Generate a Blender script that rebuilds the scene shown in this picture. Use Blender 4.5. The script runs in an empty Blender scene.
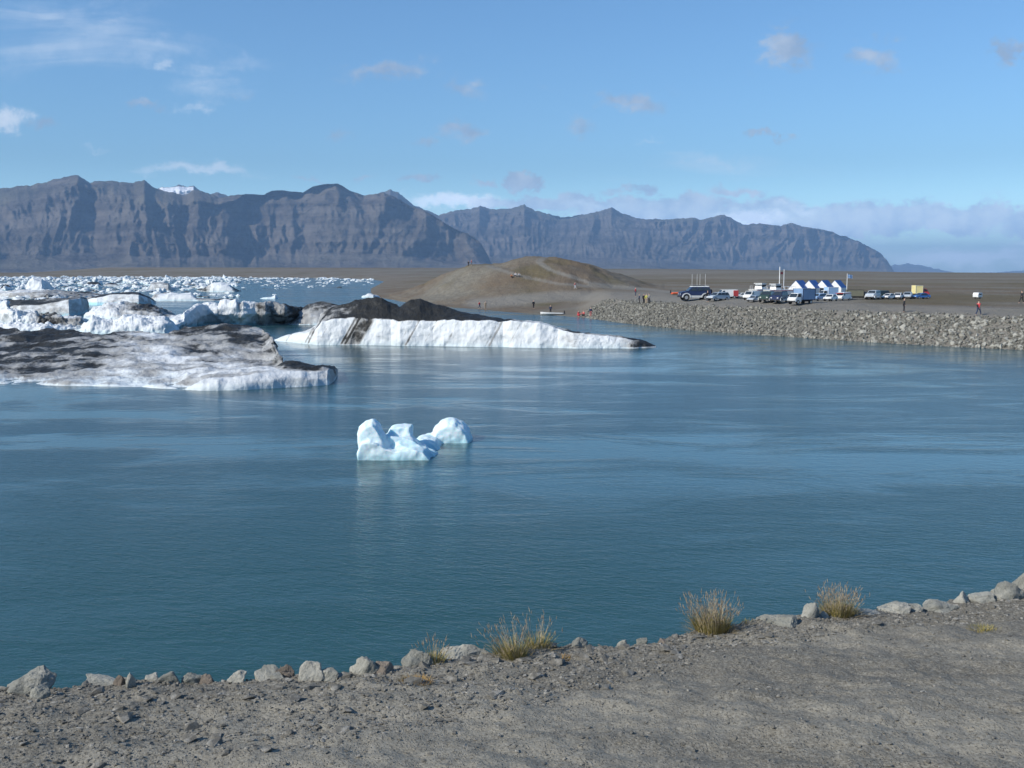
import bpy, bmesh, math, random
import numpy as np
from mathutils import Vector, Matrix, Euler
R = math.radians
rng = np.random.default_rng(7)
random.seed(7)
S = bpy.context.scene
COL = S.collection

# ------------------------------------------------------------------ camera, sky, sun, exposure
EYE = 8.0
F = 1000.0
PITCH = math.atan(111.5 / F)
cd = bpy.data.cameras.new('camera'); cam = bpy.data.objects.new('camera', cd); COL.objects.link(cam)
cd.sensor_width = 36; cd.lens = 36 * F / 1024; cd.clip_end = 90000; cd.clip_start = 0.1
cam.location = (0, 0, EYE); cam.rotation_euler = (R(90) - PITCH, 0, 0)
S.camera = cam
SUN_EL, SUN_AZ = 34.0, -122.0        # azimuth of the sun measured from +Y clockwise (negative = to the left, behind)
sd = bpy.data.lights.new('sun', 'SUN'); sun = bpy.data.objects.new('sun', sd); COL.objects.link(sun)
sd.energy = 4.5; sd.angle = R(0.5); sd.color = (1.0, 0.94, 0.84)
sun.rotation_euler = Euler((R(90 - SUN_EL), 0, R(180 - SUN_AZ)), 'XYZ')
_dir = Vector((math.sin(R(SUN_AZ)) * math.cos(R(SUN_EL)), math.cos(R(SUN_AZ)) * math.cos(R(SUN_EL)), math.sin(R(SUN_EL))))
sun.rotation_euler = _dir.to_track_quat('Z', 'Y').to_euler()
S.view_settings.view_transform = 'Standard'; S.view_settings.look = 'None'
S.view_settings.gamma = 1; S.view_settings.use_curve_mapping = False
S.view_settings.exposure = 0.2
S.cycles.use_denoising = True
S.cycles.max_bounces = 5; S.cycles.volume_bounces = 0
S.cycles.sample_clamp_indirect = 3.0

W = bpy.data.worlds.new('World'); S.world = W; W.use_nodes = True
wt = W.node_tree; wt.nodes.clear()
class NT:
    def __init__(s, t): s.t = t
    def n(s, ty, **kw):
        x = s.t.nodes.new(ty)
        for k, v in kw.items(): setattr(x, k, v)
        return x
    def set(s, sock, v):
        if isinstance(v, bpy.types.NodeSocket): s.t.links.new(v, sock)
        else: sock.default_value = v
    def math(s, op, a, b=0.0, c=0.0, clamp=False):
        x = s.n('ShaderNodeMath', operation=op, use_clamp=clamp)
        s.set(x.inputs[0], a); s.set(x.inputs[1], b); s.set(x.inputs[2], c)
        return x.outputs[0]
    def vmath(s, op, a, b=(0, 0, 0)):
        x = s.n('ShaderNodeVectorMath', operation=op)
        s.set(x.inputs[0], a); s.set(x.inputs[1], b)
        return x.outputs['Value'] if op in ('LENGTH', 'DOT_PRODUCT') else x.outputs[0]
    def mr(s, v, a, b, c=0.0, d=1.0, smooth=True):
        x = s.n('ShaderNodeMapRange', interpolation_type='SMOOTHSTEP' if smooth else 'LINEAR')
        for i, q in enumerate((v, a, b, c, d)): s.set(x.inputs[i], q)
        return x.outputs[0]
    def noise(s, vec, scale, detail=4, rough=0.55, dist=0.0, out='Fac'):
        x = s.n('ShaderNodeTexNoise')
        if vec is not None: s.set(x.inputs['Vector'], vec)
        s.set(x.inputs['Scale'], scale); s.set(x.inputs['Detail'], detail)
        s.set(x.inputs['Roughness'], rough); s.set(x.inputs['Distortion'], dist)
        return x.outputs[out]
    def mix(s, f, a, b):
        x = s.n('ShaderNodeMix', data_type='RGBA')
        s.set(x.inputs[0], f)
        for i, v in ((6, a), (7, b)):
            if not isinstance(v, bpy.types.NodeSocket): v = tuple(v) + ((1,) if len(v) == 3 else ())
            s.set(x.inputs[i], v)
        return x.outputs[2]
    def scale(s, vec, sc):
        return s.vmath('MULTIPLY', vec, sc)
g = NT(wt)
out = g.n('ShaderNodeOutputWorld')
sky = g.n('ShaderNodeTexSky', sky_type='NISHITA', sun_disc=False, sun_elevation=R(SUN_EL), sun_rotation=R(SUN_AZ) % (2 * math.pi), air_density=1.1, dust_density=0.35, ozone_density=1.6)
bg = g.n('ShaderNodeBackground'); wt.links.new(g.vmath('MULTIPLY', sky.outputs[0], (0.64, 0.93, 1.20)), bg.inputs[0]); lowk = None
# clouds: they live in the sky at infinity, as functions of direction (tan azimuth, tan elevation)
tc = g.n('ShaderNodeTexCoord').outputs['Generated']
sep = g.n('ShaderNodeSeparateXYZ'); wt.links.new(tc, sep.inputs[0])
lift = lambda a, b_: g.mr(sep.outputs[2], 0.11, 0.0, a, b_)
wt.links.new(g.math('MULTIPLY', lift(1.0, 2.25), 0.105), bg.inputs[1])
ysafe = g.math('MAXIMUM', sep.outputs[1], 0.05)
cu = g.math('DIVIDE', sep.outputs[0], ysafe); cv = g.math('DIVIDE', sep.outputs[2], ysafe)
cmb = g.n('ShaderNodeCombineXYZ'); wt.links.new(cu, cmb.inputs[0]); wt.links.new(cv, cmb.inputs[1])
P = cmb.outputs[0]
def skyuv(px, py):
    dx, dz = (px - 512) / F, (384 - py) / F
    y = math.cos(PITCH) + dz * math.sin(PITCH); z = dz * math.cos(PITCH) - math.sin(PITCH)
    return dx / y, z / y
warp = g.vmath('ADD', P, g.vmath('MULTIPLY', g.vmath('SUBTRACT', g.noise(P, 20, 7, 0.68, out='Color'), (0.5, 0.5, 0.5)), (0.10, 0.055, 0)))
def blobs(lst, vec):
    acc = None
    for (px, py, rx, ry, a) in lst:
        u, v = skyuv(px, py)
        d = g.vmath('LENGTH', g.vmath('MULTIPLY', g.vmath('SUBTRACT', vec, (u, v, 0)), (F / rx, F / ry, 0)))
        m = g.mr(d, 1.0, 0.0, 0.0, a)
        acc = m if acc is None else g.math('MAXIMUM', acc, m)
    return acc
n1 = g.noise(g.scale(P, (1.0, 2.2, 1)), 18, 9, 0.68)
n2 = g.noise(g.scale(P, (1.0, 5.0, 1)), 6, 6, 0.6, 0.8)
grey = blobs([(560, 204, 190, 16, 1.0), (700, 212, 260, 26, 1.1), (900, 218, 300, 30, 1.2), (1120, 222, 260, 32, 1.2), (525, 182, 34, 18, .9), (480, 183, 28, 10, .7),
              (640, 190, 44, 12, .8), (740, 190, 60, 12, .7), (785, 48, 60, 44, .72), (870, 58, 64, 30, .6), (885, 38, 30, 18, .5), (1008, 50, 48, 24, .7), (385, 68, 90, 28, .62), (455, 82, 60, 24, .5),
              (625, 100, 76, 24, .62), (588, 118, 34, 30, .52), (472, 128, 60, 22, .6), (425, 141, 42, 15, .62), (148, 107, 38, 12, .6), (48, 125, 28, 9, .5), (240, 92, 34, 8, .4), (367, 178, 42, 9, .6), (422, 177, 34, 8, .6),
              (305, 180, 22, 5, .6), (772, 137, 40, 7, .6), (337, 136, 26, 6, .5), (548, 90, 30, 8, .4)], warp)
white = blobs([(50, 30, 190, 70, .56), (150, 48, 140, 30, .5), (205, 85, 80, 36, .6), (168, 64, 30, 14, .6), (192, 108, 30, 14, .62), (8, 118, 48, 22, .9), (195, 170, 120, 12, .66), (100, 148, 40, 6, .5), (650, 143, 50, 8, .6), (700, 160, 130, 14, .4),
               (960, 258, 170, 22, .9), (870, 250, 80, 26, .5), (750, 220, 95, 24, 1.1), (800, 208, 60, 12, .8), (600, 206, 130, 12, .7), (930, 206, 90, 10, .6), (460, 203, 100, 15, 1.0), (690, 168, 200, 30, .3), (900, 150, 130, 8, .35), (1050, 245, 160, 24, .6), (240, 60, 60, 14, .35)], warp)
gd = g.mr(g.math('ADD', grey, g.math('MULTIPLY', g.math('SUBTRACT', n1, 0.5), 2.2)), 0.22, 0.70)
gd = g.math('MULTIPLY', gd, g.math('MULTIPLY', grey, 1.6, clamp=True))
wd = g.mr(g.math('ADD', white, g.math('MULTIPLY', g.math('SUBTRACT', n2, 0.5), 2.0)), 0.15, 0.9)
wd = g.math('MULTIPLY', wd, g.math('MULTIPLY', white, 1.0, clamp=True))
front = g.mr(sep.outputs[1], 0.05, 0.3)
gd = g.math('MULTIPLY', gd, g.math('MULTIPLY', front, 0.85)); wd = g.math('MULTIPLY', wd, g.math('MULTIPLY', front, 0.95))
bw = g.n('ShaderNodeBackground'); bw.inputs[0].default_value = (0.74, 0.83, 0.95, 1); wt.links.new(lift(0.95, 2.9), bw.inputs[1])
bgc = g.n('ShaderNodeBackground')
wt.links.new(g.mix(g.mr(g.noise(P, 30, 5), .35, .7), (0.30, 0.40, 0.56), (0.50, 0.58, 0.70)), bgc.inputs[0])
wt.links.new(lift(0.95, 2.5), bgc.inputs[1])
m1 = g.n('ShaderNodeMixShader'); wt.links.new(wd, m1.inputs[0]); wt.links.new(bg.outputs[0], m1.inputs[1]); wt.links.new(bw.outputs[0], m1.inputs[2])
gd = g.math('MULTIPLY', gd, g.math('SUBTRACT', 1.0, g.math('MULTIPLY', wd, .55)))
m2 = g.n('ShaderNodeMixShader'); wt.links.new(gd, m2.inputs[0]); wt.links.new(m1.outputs[0], m2.inputs[1]); wt.links.new(bgc.outputs[0], m2.inputs[2])
wt.links.new(m2.outputs[0], out.inputs[0])

# ------------------------------------------------------------------ geometry of the view
cp, sp = math.cos(PITCH), math.sin(PITCH)
def slope(py):                       # dz/dy of the ray through image row py
    dz = (384 - py) / F
    return (dz * cp - sp) / (cp + dz * sp)
def xk(px, py):
    return ((px - 512) / F) / (cp + (384 - py) / F * sp)
def gp(px, py, z=0.0):
    Y = (z - EYE) / slope(py)
    return xk(px, py) * Y, Y
def zat(py, Y): return EYE + slope(py) * Y
def sstep(a, b, x):
    t = np.clip((x - a) / (b - a), 0, 1); return t * t * (3 - 2 * t)

_perm = np.random.default_rng(3).permutation(4096)
_grad = np.random.default_rng(4).normal(size=(4096, 3)); _grad /= np.linalg.norm(_grad, axis=1)[:, None]
def perlin(x, y, z=0.0):
    x, y, z = np.broadcast_arrays(np.asarray(x, float), np.asarray(y, float), np.asarray(z, float))
    xi, yi, zi = np.floor(x).astype(np.int64), np.floor(y).astype(np.int64), np.floor(z).astype(np.int64)
    xf, yf, zf = x - xi, y - yi, z - zi
    fd = lambda t: t * t * t * (t * (t * 6 - 15) + 10)
    u, v, w = fd(xf), fd(yf), fd(zf)
    def gr(a, b, c):
        h = _perm[(_perm[(_perm[(xi + a) & 4095] + yi + b) & 4095] + zi + c) & 4095]
        G = _grad[h]
        return G[..., 0] * (xf - a) + G[..., 1] * (yf - b) + G[..., 2] * (zf - c)
    l = lambda t, a, b: a + t * (b - a)
    return 1.6 * l(w, l(v, l(u, gr(0,0,0), gr(1,0,0)), l(u, gr(0,1,0), gr(1,1,0))), l(v, l(u, gr(0,0,1), gr(1,0,1)), l(u, gr(0,1,1), gr(1,1,1))))
def fbm(x, y, z=0.0, o=4, lac=2.1, ga=0.5):
    s = 0; a = 1
    for i in range(o):
        s = s + a * perlin(x * lac**i + 7.3 * i, y * lac**i - 3.1 * i, z * lac**i + 1.7 * i); a *= ga
    return s
def ridged(x, y, z=0.0, o=3, ga=0.5):
    s = 0; a = 1; t = 0
    for i in range(o):
        s = s + a * (1 - np.abs(perlin(x * 2**i + 5.1 * i, y * 2**i + 2.2 * i, z * 2**i)) * 1.6); t += a; a *= ga
    return s / t

def link(o, parent=None):
    COL.objects.link(o)
    if parent is not None: o.parent = parent
    return o
def tag(o, label=None, cat=None, group=None, kind=None):
    if label: o['label'] = label
    if cat: o['category'] = cat
    if group: o['group'] = group
    if kind: o['kind'] = kind
    return o
def empty(name, loc=(0, 0, 0), rz=0.0):
    o = bpy.data.objects.new(name, None); COL.objects.link(o); o.location = loc; o.rotation_euler = (0, 0, rz)
    o.empty_display_size = 0.2
    return o
def mesh_np(name, V, Fc, m=None, parent=None, smooth=False, attrs=None):
    """V (n,3), Fc (m,k) index array"""
    me = bpy.data.meshes.new(name)
    V = np.asarray(V, np.float32); Fc = np.asarray(Fc, np.int32)
    me.vertices.add(len(V)); me.vertices.foreach_set('co', V.ravel())
    k = Fc.shape[1]
    me.loops.add(Fc.size); me.loops.foreach_set('vertex_index', Fc.ravel())
    me.polygons.add(len(Fc)); me.polygons.foreach_set('loop_start', np.arange(0, Fc.size, k, dtype=np.int32))
    me.polygons.foreach_set('use_smooth', np.full(len(Fc), smooth))
    me.update(calc_edges=True); me.validate()
    for an, av in (attrs or {}).items():
        a = me.attributes.new(an, 'FLOAT', 'POINT'); a.data.foreach_set('value', np.asarray(av, np.float32).ravel())
    if m: me.materials.append(m)
    return link(bpy.data.objects.new(name, me), parent)
def grid_faces(nr, nc):
    i = np.arange((nr - 1) * nc).reshape(nr - 1, nc)[:, :-1].ravel()
    return np.stack([i, i + 1, i + nc + 1, i + nc], 1)
def bm_obj(name, bm, m=None, parent=None, smooth=False):
    me = bpy.data.meshes.new(name); bmesh.ops.recalc_face_normals(bm, faces=bm.faces[:]); bm.to_mesh(me); bm.free()
    for p in me.polygons: p.use_smooth = smooth
    if m: me.materials.append(m)
    return link(bpy.data.objects.new(name, me), parent)
def copy_tree(o, parent=None):
    c = o.copy(); COL.objects.link(c); c.parent = parent
    for ch in [q for q in o.children]: copy_tree(ch, c)
    return c
def bake(o):
    dg = bpy.context.evaluated_depsgraph_get(); dg.update()
    me = bpy.data.meshes.new_from_object(o.evaluated_get(dg), depsgraph=dg)
    o.modifiers.clear(); old = o.data; o.data = me; bpy.data.meshes.remove(old)
    return o

# ------------------------------------------------------------------ materials
def mat(name, col=(0.5, 0.5, 0.5), rough=0.7, metal=0.0, var=0.12, scale=6.0, spec=0.5, bump=0.0, bscale=30.0):
    m = bpy.data.materials.new(name); m.use_nodes = True
    t = NT(m.node_tree); b = m.node_tree.nodes['Principled BSDF']
    pos = t.n('ShaderNodeNewGeometry').outputs['Position']
    nz = t.noise(pos, scale, 4)
    c = tuple(col)
    t.set(b.inputs['Base Color'], t.mix(t.mr(nz, .3, .7), tuple(q * (1 - var) for q in c), tuple(min(1, q * (1 + var)) for q in c)))
    b.inputs['Roughness'].default_value = rough; b.inputs['Metallic'].default_value = metal; b.inputs['Specular IOR Level'].default_value = spec
    if bump:
        bp = t.n('ShaderNodeBump'); t.set(bp.inputs['Height'], t.noise(pos, bscale, 5)); bp.inputs['Strength'].default_value = 1.0; bp.inputs['Distance'].default_value = bump
        t.set(b.inputs['Normal'], bp.outputs[0])
    return m
def newmat(name):
    m = bpy.data.materials.new(name); m.use_nodes = True
    return m, NT(m.node_tree), m.node_tree.nodes['Principled BSDF']
def attr(t, name):
    a = t.n('ShaderNodeAttribute', attribute_name=name); return a.outputs['Fac']
def bump(t, b, h, dist, strength=1.0):
    bp = t.n('ShaderNodeBump'); t.set(bp.inputs['Height'], h); bp.inputs['Distance'].default_value = dist; bp.inputs['Strength'].default_value = strength
    t.set(b.inputs['Normal'], bp.outputs[0]); return bp

# water
M_WATER, t, b = newmat('glacial_water')
pos = t.n('ShaderNodeNewGeometry').outputs['Position']
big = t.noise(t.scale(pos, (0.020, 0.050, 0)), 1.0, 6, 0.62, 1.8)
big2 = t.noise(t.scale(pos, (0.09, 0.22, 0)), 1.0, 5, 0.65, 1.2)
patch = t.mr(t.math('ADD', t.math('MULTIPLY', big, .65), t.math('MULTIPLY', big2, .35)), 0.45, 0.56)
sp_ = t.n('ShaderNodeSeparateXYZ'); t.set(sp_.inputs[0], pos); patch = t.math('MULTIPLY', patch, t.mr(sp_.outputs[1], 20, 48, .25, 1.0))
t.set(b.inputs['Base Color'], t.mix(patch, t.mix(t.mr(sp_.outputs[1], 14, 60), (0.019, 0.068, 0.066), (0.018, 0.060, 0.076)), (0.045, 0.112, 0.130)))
b.inputs['IOR'].default_value = 1.333
t.set(b.inputs['Roughness'], t.math('SUBTRACT', 0.20, t.math('MULTIPLY', patch, 0.09)))
rot = t.n('ShaderNodeVectorRotate', rotation_type='Z_AXIS'); t.set(rot.inputs['Vector'], pos); rot.inputs['Angle'].default_value = R(22)
w1 = t.noise(t.scale(rot.outputs[0], (1.9, 4.0, 0)), 1.0, 3, 0.6, 0.6)
w2 = t.noise(t.scale(pos, (4.0, 9.0, 0)), 1.0, 3, 0.6, 0.2)
w3 = t.noise(t.scale(pos, (0.25, 0.8, 0)), 1.0, 2, 0.5, 0.5)
hgt = t.math('ADD', t.math('ADD', t.math('MULTIPLY', w1, .030), t.math('MULTIPLY', w2, .013)), t.math('MULTIPLY', w3, .03))
hgt = t.math('MULTIPLY', hgt, t.math('SUBTRACT', 1.35, t.math('MULTIPLY', patch, 0.98)))
bump(t, b, hgt, 1.0, 0.8)

def ice_mat(name, white, sss=0.0):
    m, t, b = newmat(name)
    pos = t.n('ShaderNodeNewGeometry').outputs['Position']
    d = attr(t, 'dirt'); bl = attr(t, 'blue')
    nz = t.noise(pos, 0.9, 7, 0.68, 0.5); nf = t.noise(pos, 5.0, 5, 0.7)
    v = t.math('ADD', d, t.math('MULTIPLY', t.math('SUBTRACT', nz, 0.5), t.math('MULTIPLY', d, 1.1)))
    v = t.math('ADD', v, t.math('MULTIPLY', t.math('SUBTRACT', nf, 0.5), 0.42))
    cl = t.mix(t.mr(bl, 0.0, 1.0), white, (0.36, 0.62, 0.70))
    c = t.mix(t.mr(v, 0.08, 0.60), cl, (0.33, 0.33, 0.32))
    c = t.mix(t.mr(v, 0.58, 1.0), c, (0.022, 0.022, 0.020))
    t.set(b.inputs['Base Color'], c)
    t.set(b.inputs['Roughness'], 0.6); b.inputs['Specular IOR Level'].default_value = 0.3
    if sss:
        b.inputs['Subsurface Weight'].default_value = sss; b.inputs['Subsurface Radius'].default_value = (0.25, 0.7, 0.9); b.inputs['Subsurface Scale'].default_value = 0.35
    bump(t, b, t.math('ADD', t.noise(pos, 3.0, 6, 0.65), t.math('MULTIPLY', t.noise(pos, 0.8, 3), 1.2)), 0.10 if not sss else 0.035, 0.9)
    return m
M_ICE = ice_mat('glacier_ice', (0.67, 0.695, 0.705)); M_ICE2 = ice_mat('melting_clear_ice', (0.68, 0.81, 0.84), 0.35)

# ground
M_GROUND, t, b = newmat('outwash_plain')
pos = t.n('ShaderNodeNewGeometry').outputs['Position']
veg = attr(t, 'veg'); trk = attr(t, 'track')
n = t.noise(t.scale(pos, (1, 1, 1)), 0.8, 6, 0.65); nL = t.noise(pos, 0.03, 6, 0.65)
c = t.mix(t.mr(n, .3, .7), (0.150, 0.138, 0.110), (0.215, 0.200, 0.165))
c = t.mix(t.mr(nL, .35, .65), c, (0.150, 0.115, 0.080))
c = t.mix(t.math('MULTIPLY', veg, t.mr(t.noise(pos, 1.6, 5, .7), .25, .6), clamp=True), c, (0.115, 0.098, 0.050))
c = t.mix(trk, c, (0.235, 0.225, 0.200))
t.set(b.inputs['Base Color'], c); b.inputs['Roughness'].default_value = 0.95; b.inputs['Specular IOR Level'].default_value = 0.15
bump(t, b, t.math('ADD', t.noise(pos, 2.5, 6, .7), t.math('MULTIPLY', t.noise(pos, .25, 4), 3)), 0.35, 0.8)

M_BANK, t, b = newmat('bank_gravel')
pos = t.n('ShaderNodeNewGeometry').outputs['Position']
nL = t.noise(t.scale(pos, (0.35, 0.9, 1)), 1.0, 5, 0.6, 0.5); nf = t.noise(pos, 38, 4, 0.75); nm = t.noise(pos, 7, 5, 0.7)
c = t.mix(t.mr(nL, .38, .62), (0.160, 0.146, 0.115), (0.262, 0.240, 0.190))
c = t.mix(t.math('MULTIPLY', t.mr(nf, .42, .68), 0.65), c, (0.36, 0.34, 0.29))
c = t.mix(t.math('MULTIPLY', t.mr(nf, .47, .27), 0.8), c, (0.075, 0.070, 0.062))
c = t.mix(t.math('MULTIPLY', t.mr(nm, .45, .75), 0.4), c, (0.115, 0.108, 0.096))
t.set(b.inputs['Base Color'], c); b.inputs['Roughness'].default_value = 0.95; b.inputs['Specular IOR Level'].default_value = 0.15
vo = t.n('ShaderNodeTexVoronoi', feature='F1'); t.set(vo.inputs['Vector'], t.scale(pos, (1, 1, 2))); vo.inputs['Scale'].default_value = 55
sv_ = t.n('ShaderNodeSeparateColor'); t.set(sv_.inputs[0], vo.outputs['Color'])
stn = t.math('MULTIPLY', t.mr(vo.outputs['Distance'], .5, .25), t.mr(sv_.outputs[1], .45, .6))
c = t.mix(t.math('MULTIPLY', stn, .33), c, t.mix(sv_.outputs[0], (0.09, 0.085, 0.075), (0.42, 0.40, 0.35)))
t.set(b.inputs['Base Color'], c)
bump(t, b, t.math('ADD', t.math('ADD', t.math('MULTIPLY', nf, 0.25), t.math('MULTIPLY', nm, 0.7)), t.math('MULTIPLY', stn, .3)), 0.03, 1.0)

def rock_mat(name, a, bcol, sc=1.3):
    m, t, b = newmat(name)
    pos = t.n('ShaderNodeNewGeometry').outputs['Position']
    oi = t.n('ShaderNodeObjectInfo').outputs['Random']
    n = t.noise(pos, sc, 2, .5); nf = t.noise(pos, sc * 9, 6, 0.72)
    c = t.mix(t.mr(t.math('ADD', n, t.math('MULTIPLY', t.math('SUBTRACT', oi, .5), .35)), .32, .68), a, bcol)
    c = t.mix(t.math('MULTIPLY', t.mr(nf, .5, .72), .55), c, tuple(q * .35 for q in a))
    t.set(b.inputs['Base Color'], c); b.inputs['Roughness'].default_value = 0.9; b.inputs['Specular IOR Level'].default_value = 0.2
    bump(t, b, nf, 0.03, 0.8); return m
M_ROCK = rock_mat('boulder_stone', (0.23, 0.23, 0.20), (0.38, 0.37, 0.32), 4.0)
M_BROWNROCK = rock_mat('brown_stone', (0.16, 0.135, 0.11), (0.26, 0.22, 0.18), 4.0)
M_RIP = rock_mat('riprap_stone', (0.125, 0.122, 0.105), (0.37, 0.36, 0.315), 3.0)
M_PEB = rock_mat('pebble_stone', (0.20, 0.188, 0.160), (0.50, 0.475, 0.415), 14)

def mountain_mat(name, a, bcol, green):
    m, t, b = newmat(name)
    pos = t.n('ShaderNodeNewGeometry').outputs['Position']
    str_ = t.noise(t.scale(pos, (0.0006, 0.0006, 0.012)), 1.0, 5, 0.65); n = t.noise(pos, 0.004, 7, 0.72); nb = t.noise(pos, 0.0012, 4, 0.6)
    c = t.mix(t.mr(t.math('ADD', t.math('MULTIPLY', str_, .5), t.math('MULTIPLY', n, .5)), .38, .62), a, bcol)
    c = t.mix(t.math('MULTIPLY', t.mr(nb, .4, .65), t.math('ADD', t.math('MULTIPLY', attr(t, 'smooth_slope'), .7), .15)), c, green)
    c = t.mix(attr(t, 'snow'), c, (0.85, 0.87, 0.9))
    t.set(b.inputs['Base Color'], c); b.inputs['Roughness'].default_value = 1.0; b.inputs['Specular IOR Level'].default_value = 0.05
    bump(t, b, t.math('ADD', n, t.math('MULTIPLY', str_, .5)), 75, 0.9)
    return m
M_MTN = mountain_mat('basalt_mountain', (0.050, 0.042, 0.037), (0.155, 0.134, 0.116), (0.128, 0.115, 0.080))

PAINT = {}
def paint(name, col, rough=0.35):
    if name not in PAINT: PAINT[name] = mat(name, col, rough, var=0.06, scale=2.0)
    return PAINT[name]
M_GLASS = mat('dark_glass', (0.03, 0.04, 0.05), 0.08, var=0.1); M_TYRE = mat('tyre_rubber', (0.02, 0.02, 0.02), 0.9)
M_RIM = mat('rim_metal', (0.5, 0.5, 0.5), 0.35, 0.6); M_BLACK = mat('black_trim', (0.025, 0.025, 0.027), 0.7)
M_LAMP = mat('lamp_glass', (0.7, 0.7, 0.68), 0.2); M_RED = mat('red_plastic', (0.5, 0.03, 0.02), 0.4)
M_SKIN = mat('skin', (0.55, 0.35, 0.26), 0.6); M_HAIR = mat('hair', (0.05, 0.035, 0.02), 0.8)

# ------------------------------------------------------------------ the far ground (one sheet to the horizon)
shore_px = [(1024, 350), (940, 346), (850, 341), (770, 335.5), (700, 331), (650, 326), (620, 322.5), (590, 318), (560, 316.0), (520, 313), (480, 309.5), (440, 306), (405, 302), (380, 297.5), (371, 293), (371, 288.5), (379, 284.5), (384, 281.5), (372, 279.3), (330, 278.2), (240, 277.6), (120, 277.4), (0, 277.2)]
SH = [(420.0, 40.0), (140.0, 74.0)] + [gp(*p) for p in shore_px] + [(-2400.0, 1650.0), (-6000.0, 1500.0)]
SHa = np.array(SH)
poly = np.array(SH + [(-6000.0, -3000.0), (420.0, -3000.0)])
def inside(x, y, pl):
    r = np.zeros(np.shape(x), bool); j = len(pl) - 1
    for i in range(len(pl)):
        xi, yi = pl[i]; xj, yj = pl[j]
        if yi != yj:
            r ^= ((yi > y) != (yj > y)) & (x < (xj - xi) * (y - yi) / (yj - yi) + xi)
        j = i
    return r
def sdist(x, y):
    d = np.full(np.shape(x), 1e9)
    for a, c in zip(SHa[:-1], SHa[1:]):
        e = c - a; tt = np.clip(((x - a[0]) * e[0] + (y - a[1]) * e[1]) / (e @ e), 0, 1)
        d = np.minimum(d, np.hypot(x - a[0] - tt * e[0], y - a[1] - tt * e[1]))
    return np.where(inside(x, y, poly), -d, d)
hill_u = [360, 385, 400, 418, 430, 442, 455, 470, 486, 500, 518, 540, 556, 572, 588, 600, 620, 640, 662]
hill_y = [300, 291, 281, 275.5, 273.5, 269.5, 266.5, 264.6, 264.9, 263.2, 259.6, 258.0, 258.8, 261.5, 264, 268, 275, 282, 290]
HD = 285.0
def terrain(x, y):
    x = np.asarray(x, float); y = np.asarray(y, float)
    s = sdist(x, y); yy = np.maximum(y, 1); u = 512 + 1000 * x / yy
    k = sstep(575, 612, u) * (y < 400)
    s2 = s + 0.8 * fbm(x / 7, y / 7, 2.0, 3) * (1 - k)
    beach = np.clip(0.055 * s2, -2.5, 3.6)
    rip = np.where(s < 6.6, 0.48 * s, 3.17 + 0.085 * np.minimum(s - 6.6, 7))
    z = beach * (1 - k) + np.clip(rip, -2.5, 4) * k
    zf = np.interp(u, [-600, 30, 75, 110, 400, 480, 640, 700, 768, 900, 1024, 1500], [7, 7.5, 14, 20.0, 18.8, 18.5, 17.4, 15.5, 13, 8.4, 5.9, 5])
    D = np.interp(u, [380, 600], [650, 1250])
    far = sstep(0, 1, (s - 25) / D)
    z = z + np.maximum(zf - 3.5, 1.5) * far * (0.75 + 0.25 * far) + np.where(s > 40, (fbm(x / 260, y / 260, 5.0, 4)) * 0.8 * np.clip(s / 900, 0, 1), 0)
    hr = np.interp(u, hill_u, hill_y, left=310, right=310)
    hz = EYE + (272.5 - hr) / 1000 * HD
    dy = y - HD - 6 * fbm(x / 30, 1.0, 0, 2)
    fall = np.exp(-np.abs(dy / np.where(dy < 0, 34, 75)) ** 2.2)
    hill = np.maximum(hz, 0) * fall * (hr < 305)
    hill = hill * sstep(-3, 22, s)
    hill = hill + fall * (0.75 * fbm(x / 10, y / 10, 1.0, 5) - 1.8 * np.maximum(0, ridged(x / 15 + y / 60, y / 40, 4.0, 3) - .58) * np.clip((12 - hill) / 5, 0, 1)) * sstep(.5, 3, hill)
    a = 1.2; mx = np.maximum(z, hill); mn = np.minimum(z, hill)
    z = np.where(s > 0, mx + 0.3 * np.exp(-(mx - mn) / a) * (hill > 0.5), z)
    z = z + np.where(s > 0, 0.10 * fbm(x / 5, y / 5, 9.0, 4) * np.clip(s / 4, 0, 1), 0)
    return z, s, u, hill
def tz(x, y):
    z = terrain(np.array([x]), np.array([y]))[0][0]; return float(z)
th = np.concatenate([np.linspace(-60, -31, 60), np.linspace(-31, 31, 820)[1:], np.linspace(31, 60, 60)[1:]])
rr = np.concatenate([np.geomspace(78, 420, 300), np.geomspace(420, 2600, 190)[1:], np.geomspace(2600, 44000, 60)[1:]])
TH, RR = np.meshgrid(np.radians(th), rr)
GX, GY = RR * np.sin(TH), RR * np.cos(TH)
GZ, GS, GU, GH = terrain(GX, GY)
RX, RYg = 272.5 + 1000 * (EYE - GZ) / GY, None
vegm = sstep(0.0, 0.5, fbm(GX / 60, GY / 130, 3.0, 5)) * sstep(8, 25, GS)
vb = sstep(180, 420, GS); vegm = vegm * (1 - vb) + vb * sstep(-.2, .5, fbm(GX / 400, GY / 90, 3.0, 5))
vegm = np.maximum(vegm, .8 * sstep(3.5, 1.5, np.abs(RX - 281 - .006 * (GU - 700))) * (GU > 640) * sstep(-.4, .3, fbm(GX / 60, GY / 60, 1, 3)))
vegm = np.where(GS < 200, vegm * .65, vegm); vegm = np.maximum(vegm, .8 * sstep(.9, .3, np.hypot((GU - 870) / 60, (RX - 306.5) / 2.6)))
vegm = np.maximum(vegm, sstep(1, .3, np.hypot((GU - 1015) / 45, (RX - 311) / 3.5)) )
vegm = np.maximum(vegm, .9 * sstep(1, .3, np.hypot((GU - 545) / 24, (RX - 304) / 3)))
vegm = np.maximum(vegm, sstep(-.1, .5, fbm(GX / 14, GY / 22, 3.0, 4)) * (GH > 4) * .75)
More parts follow.
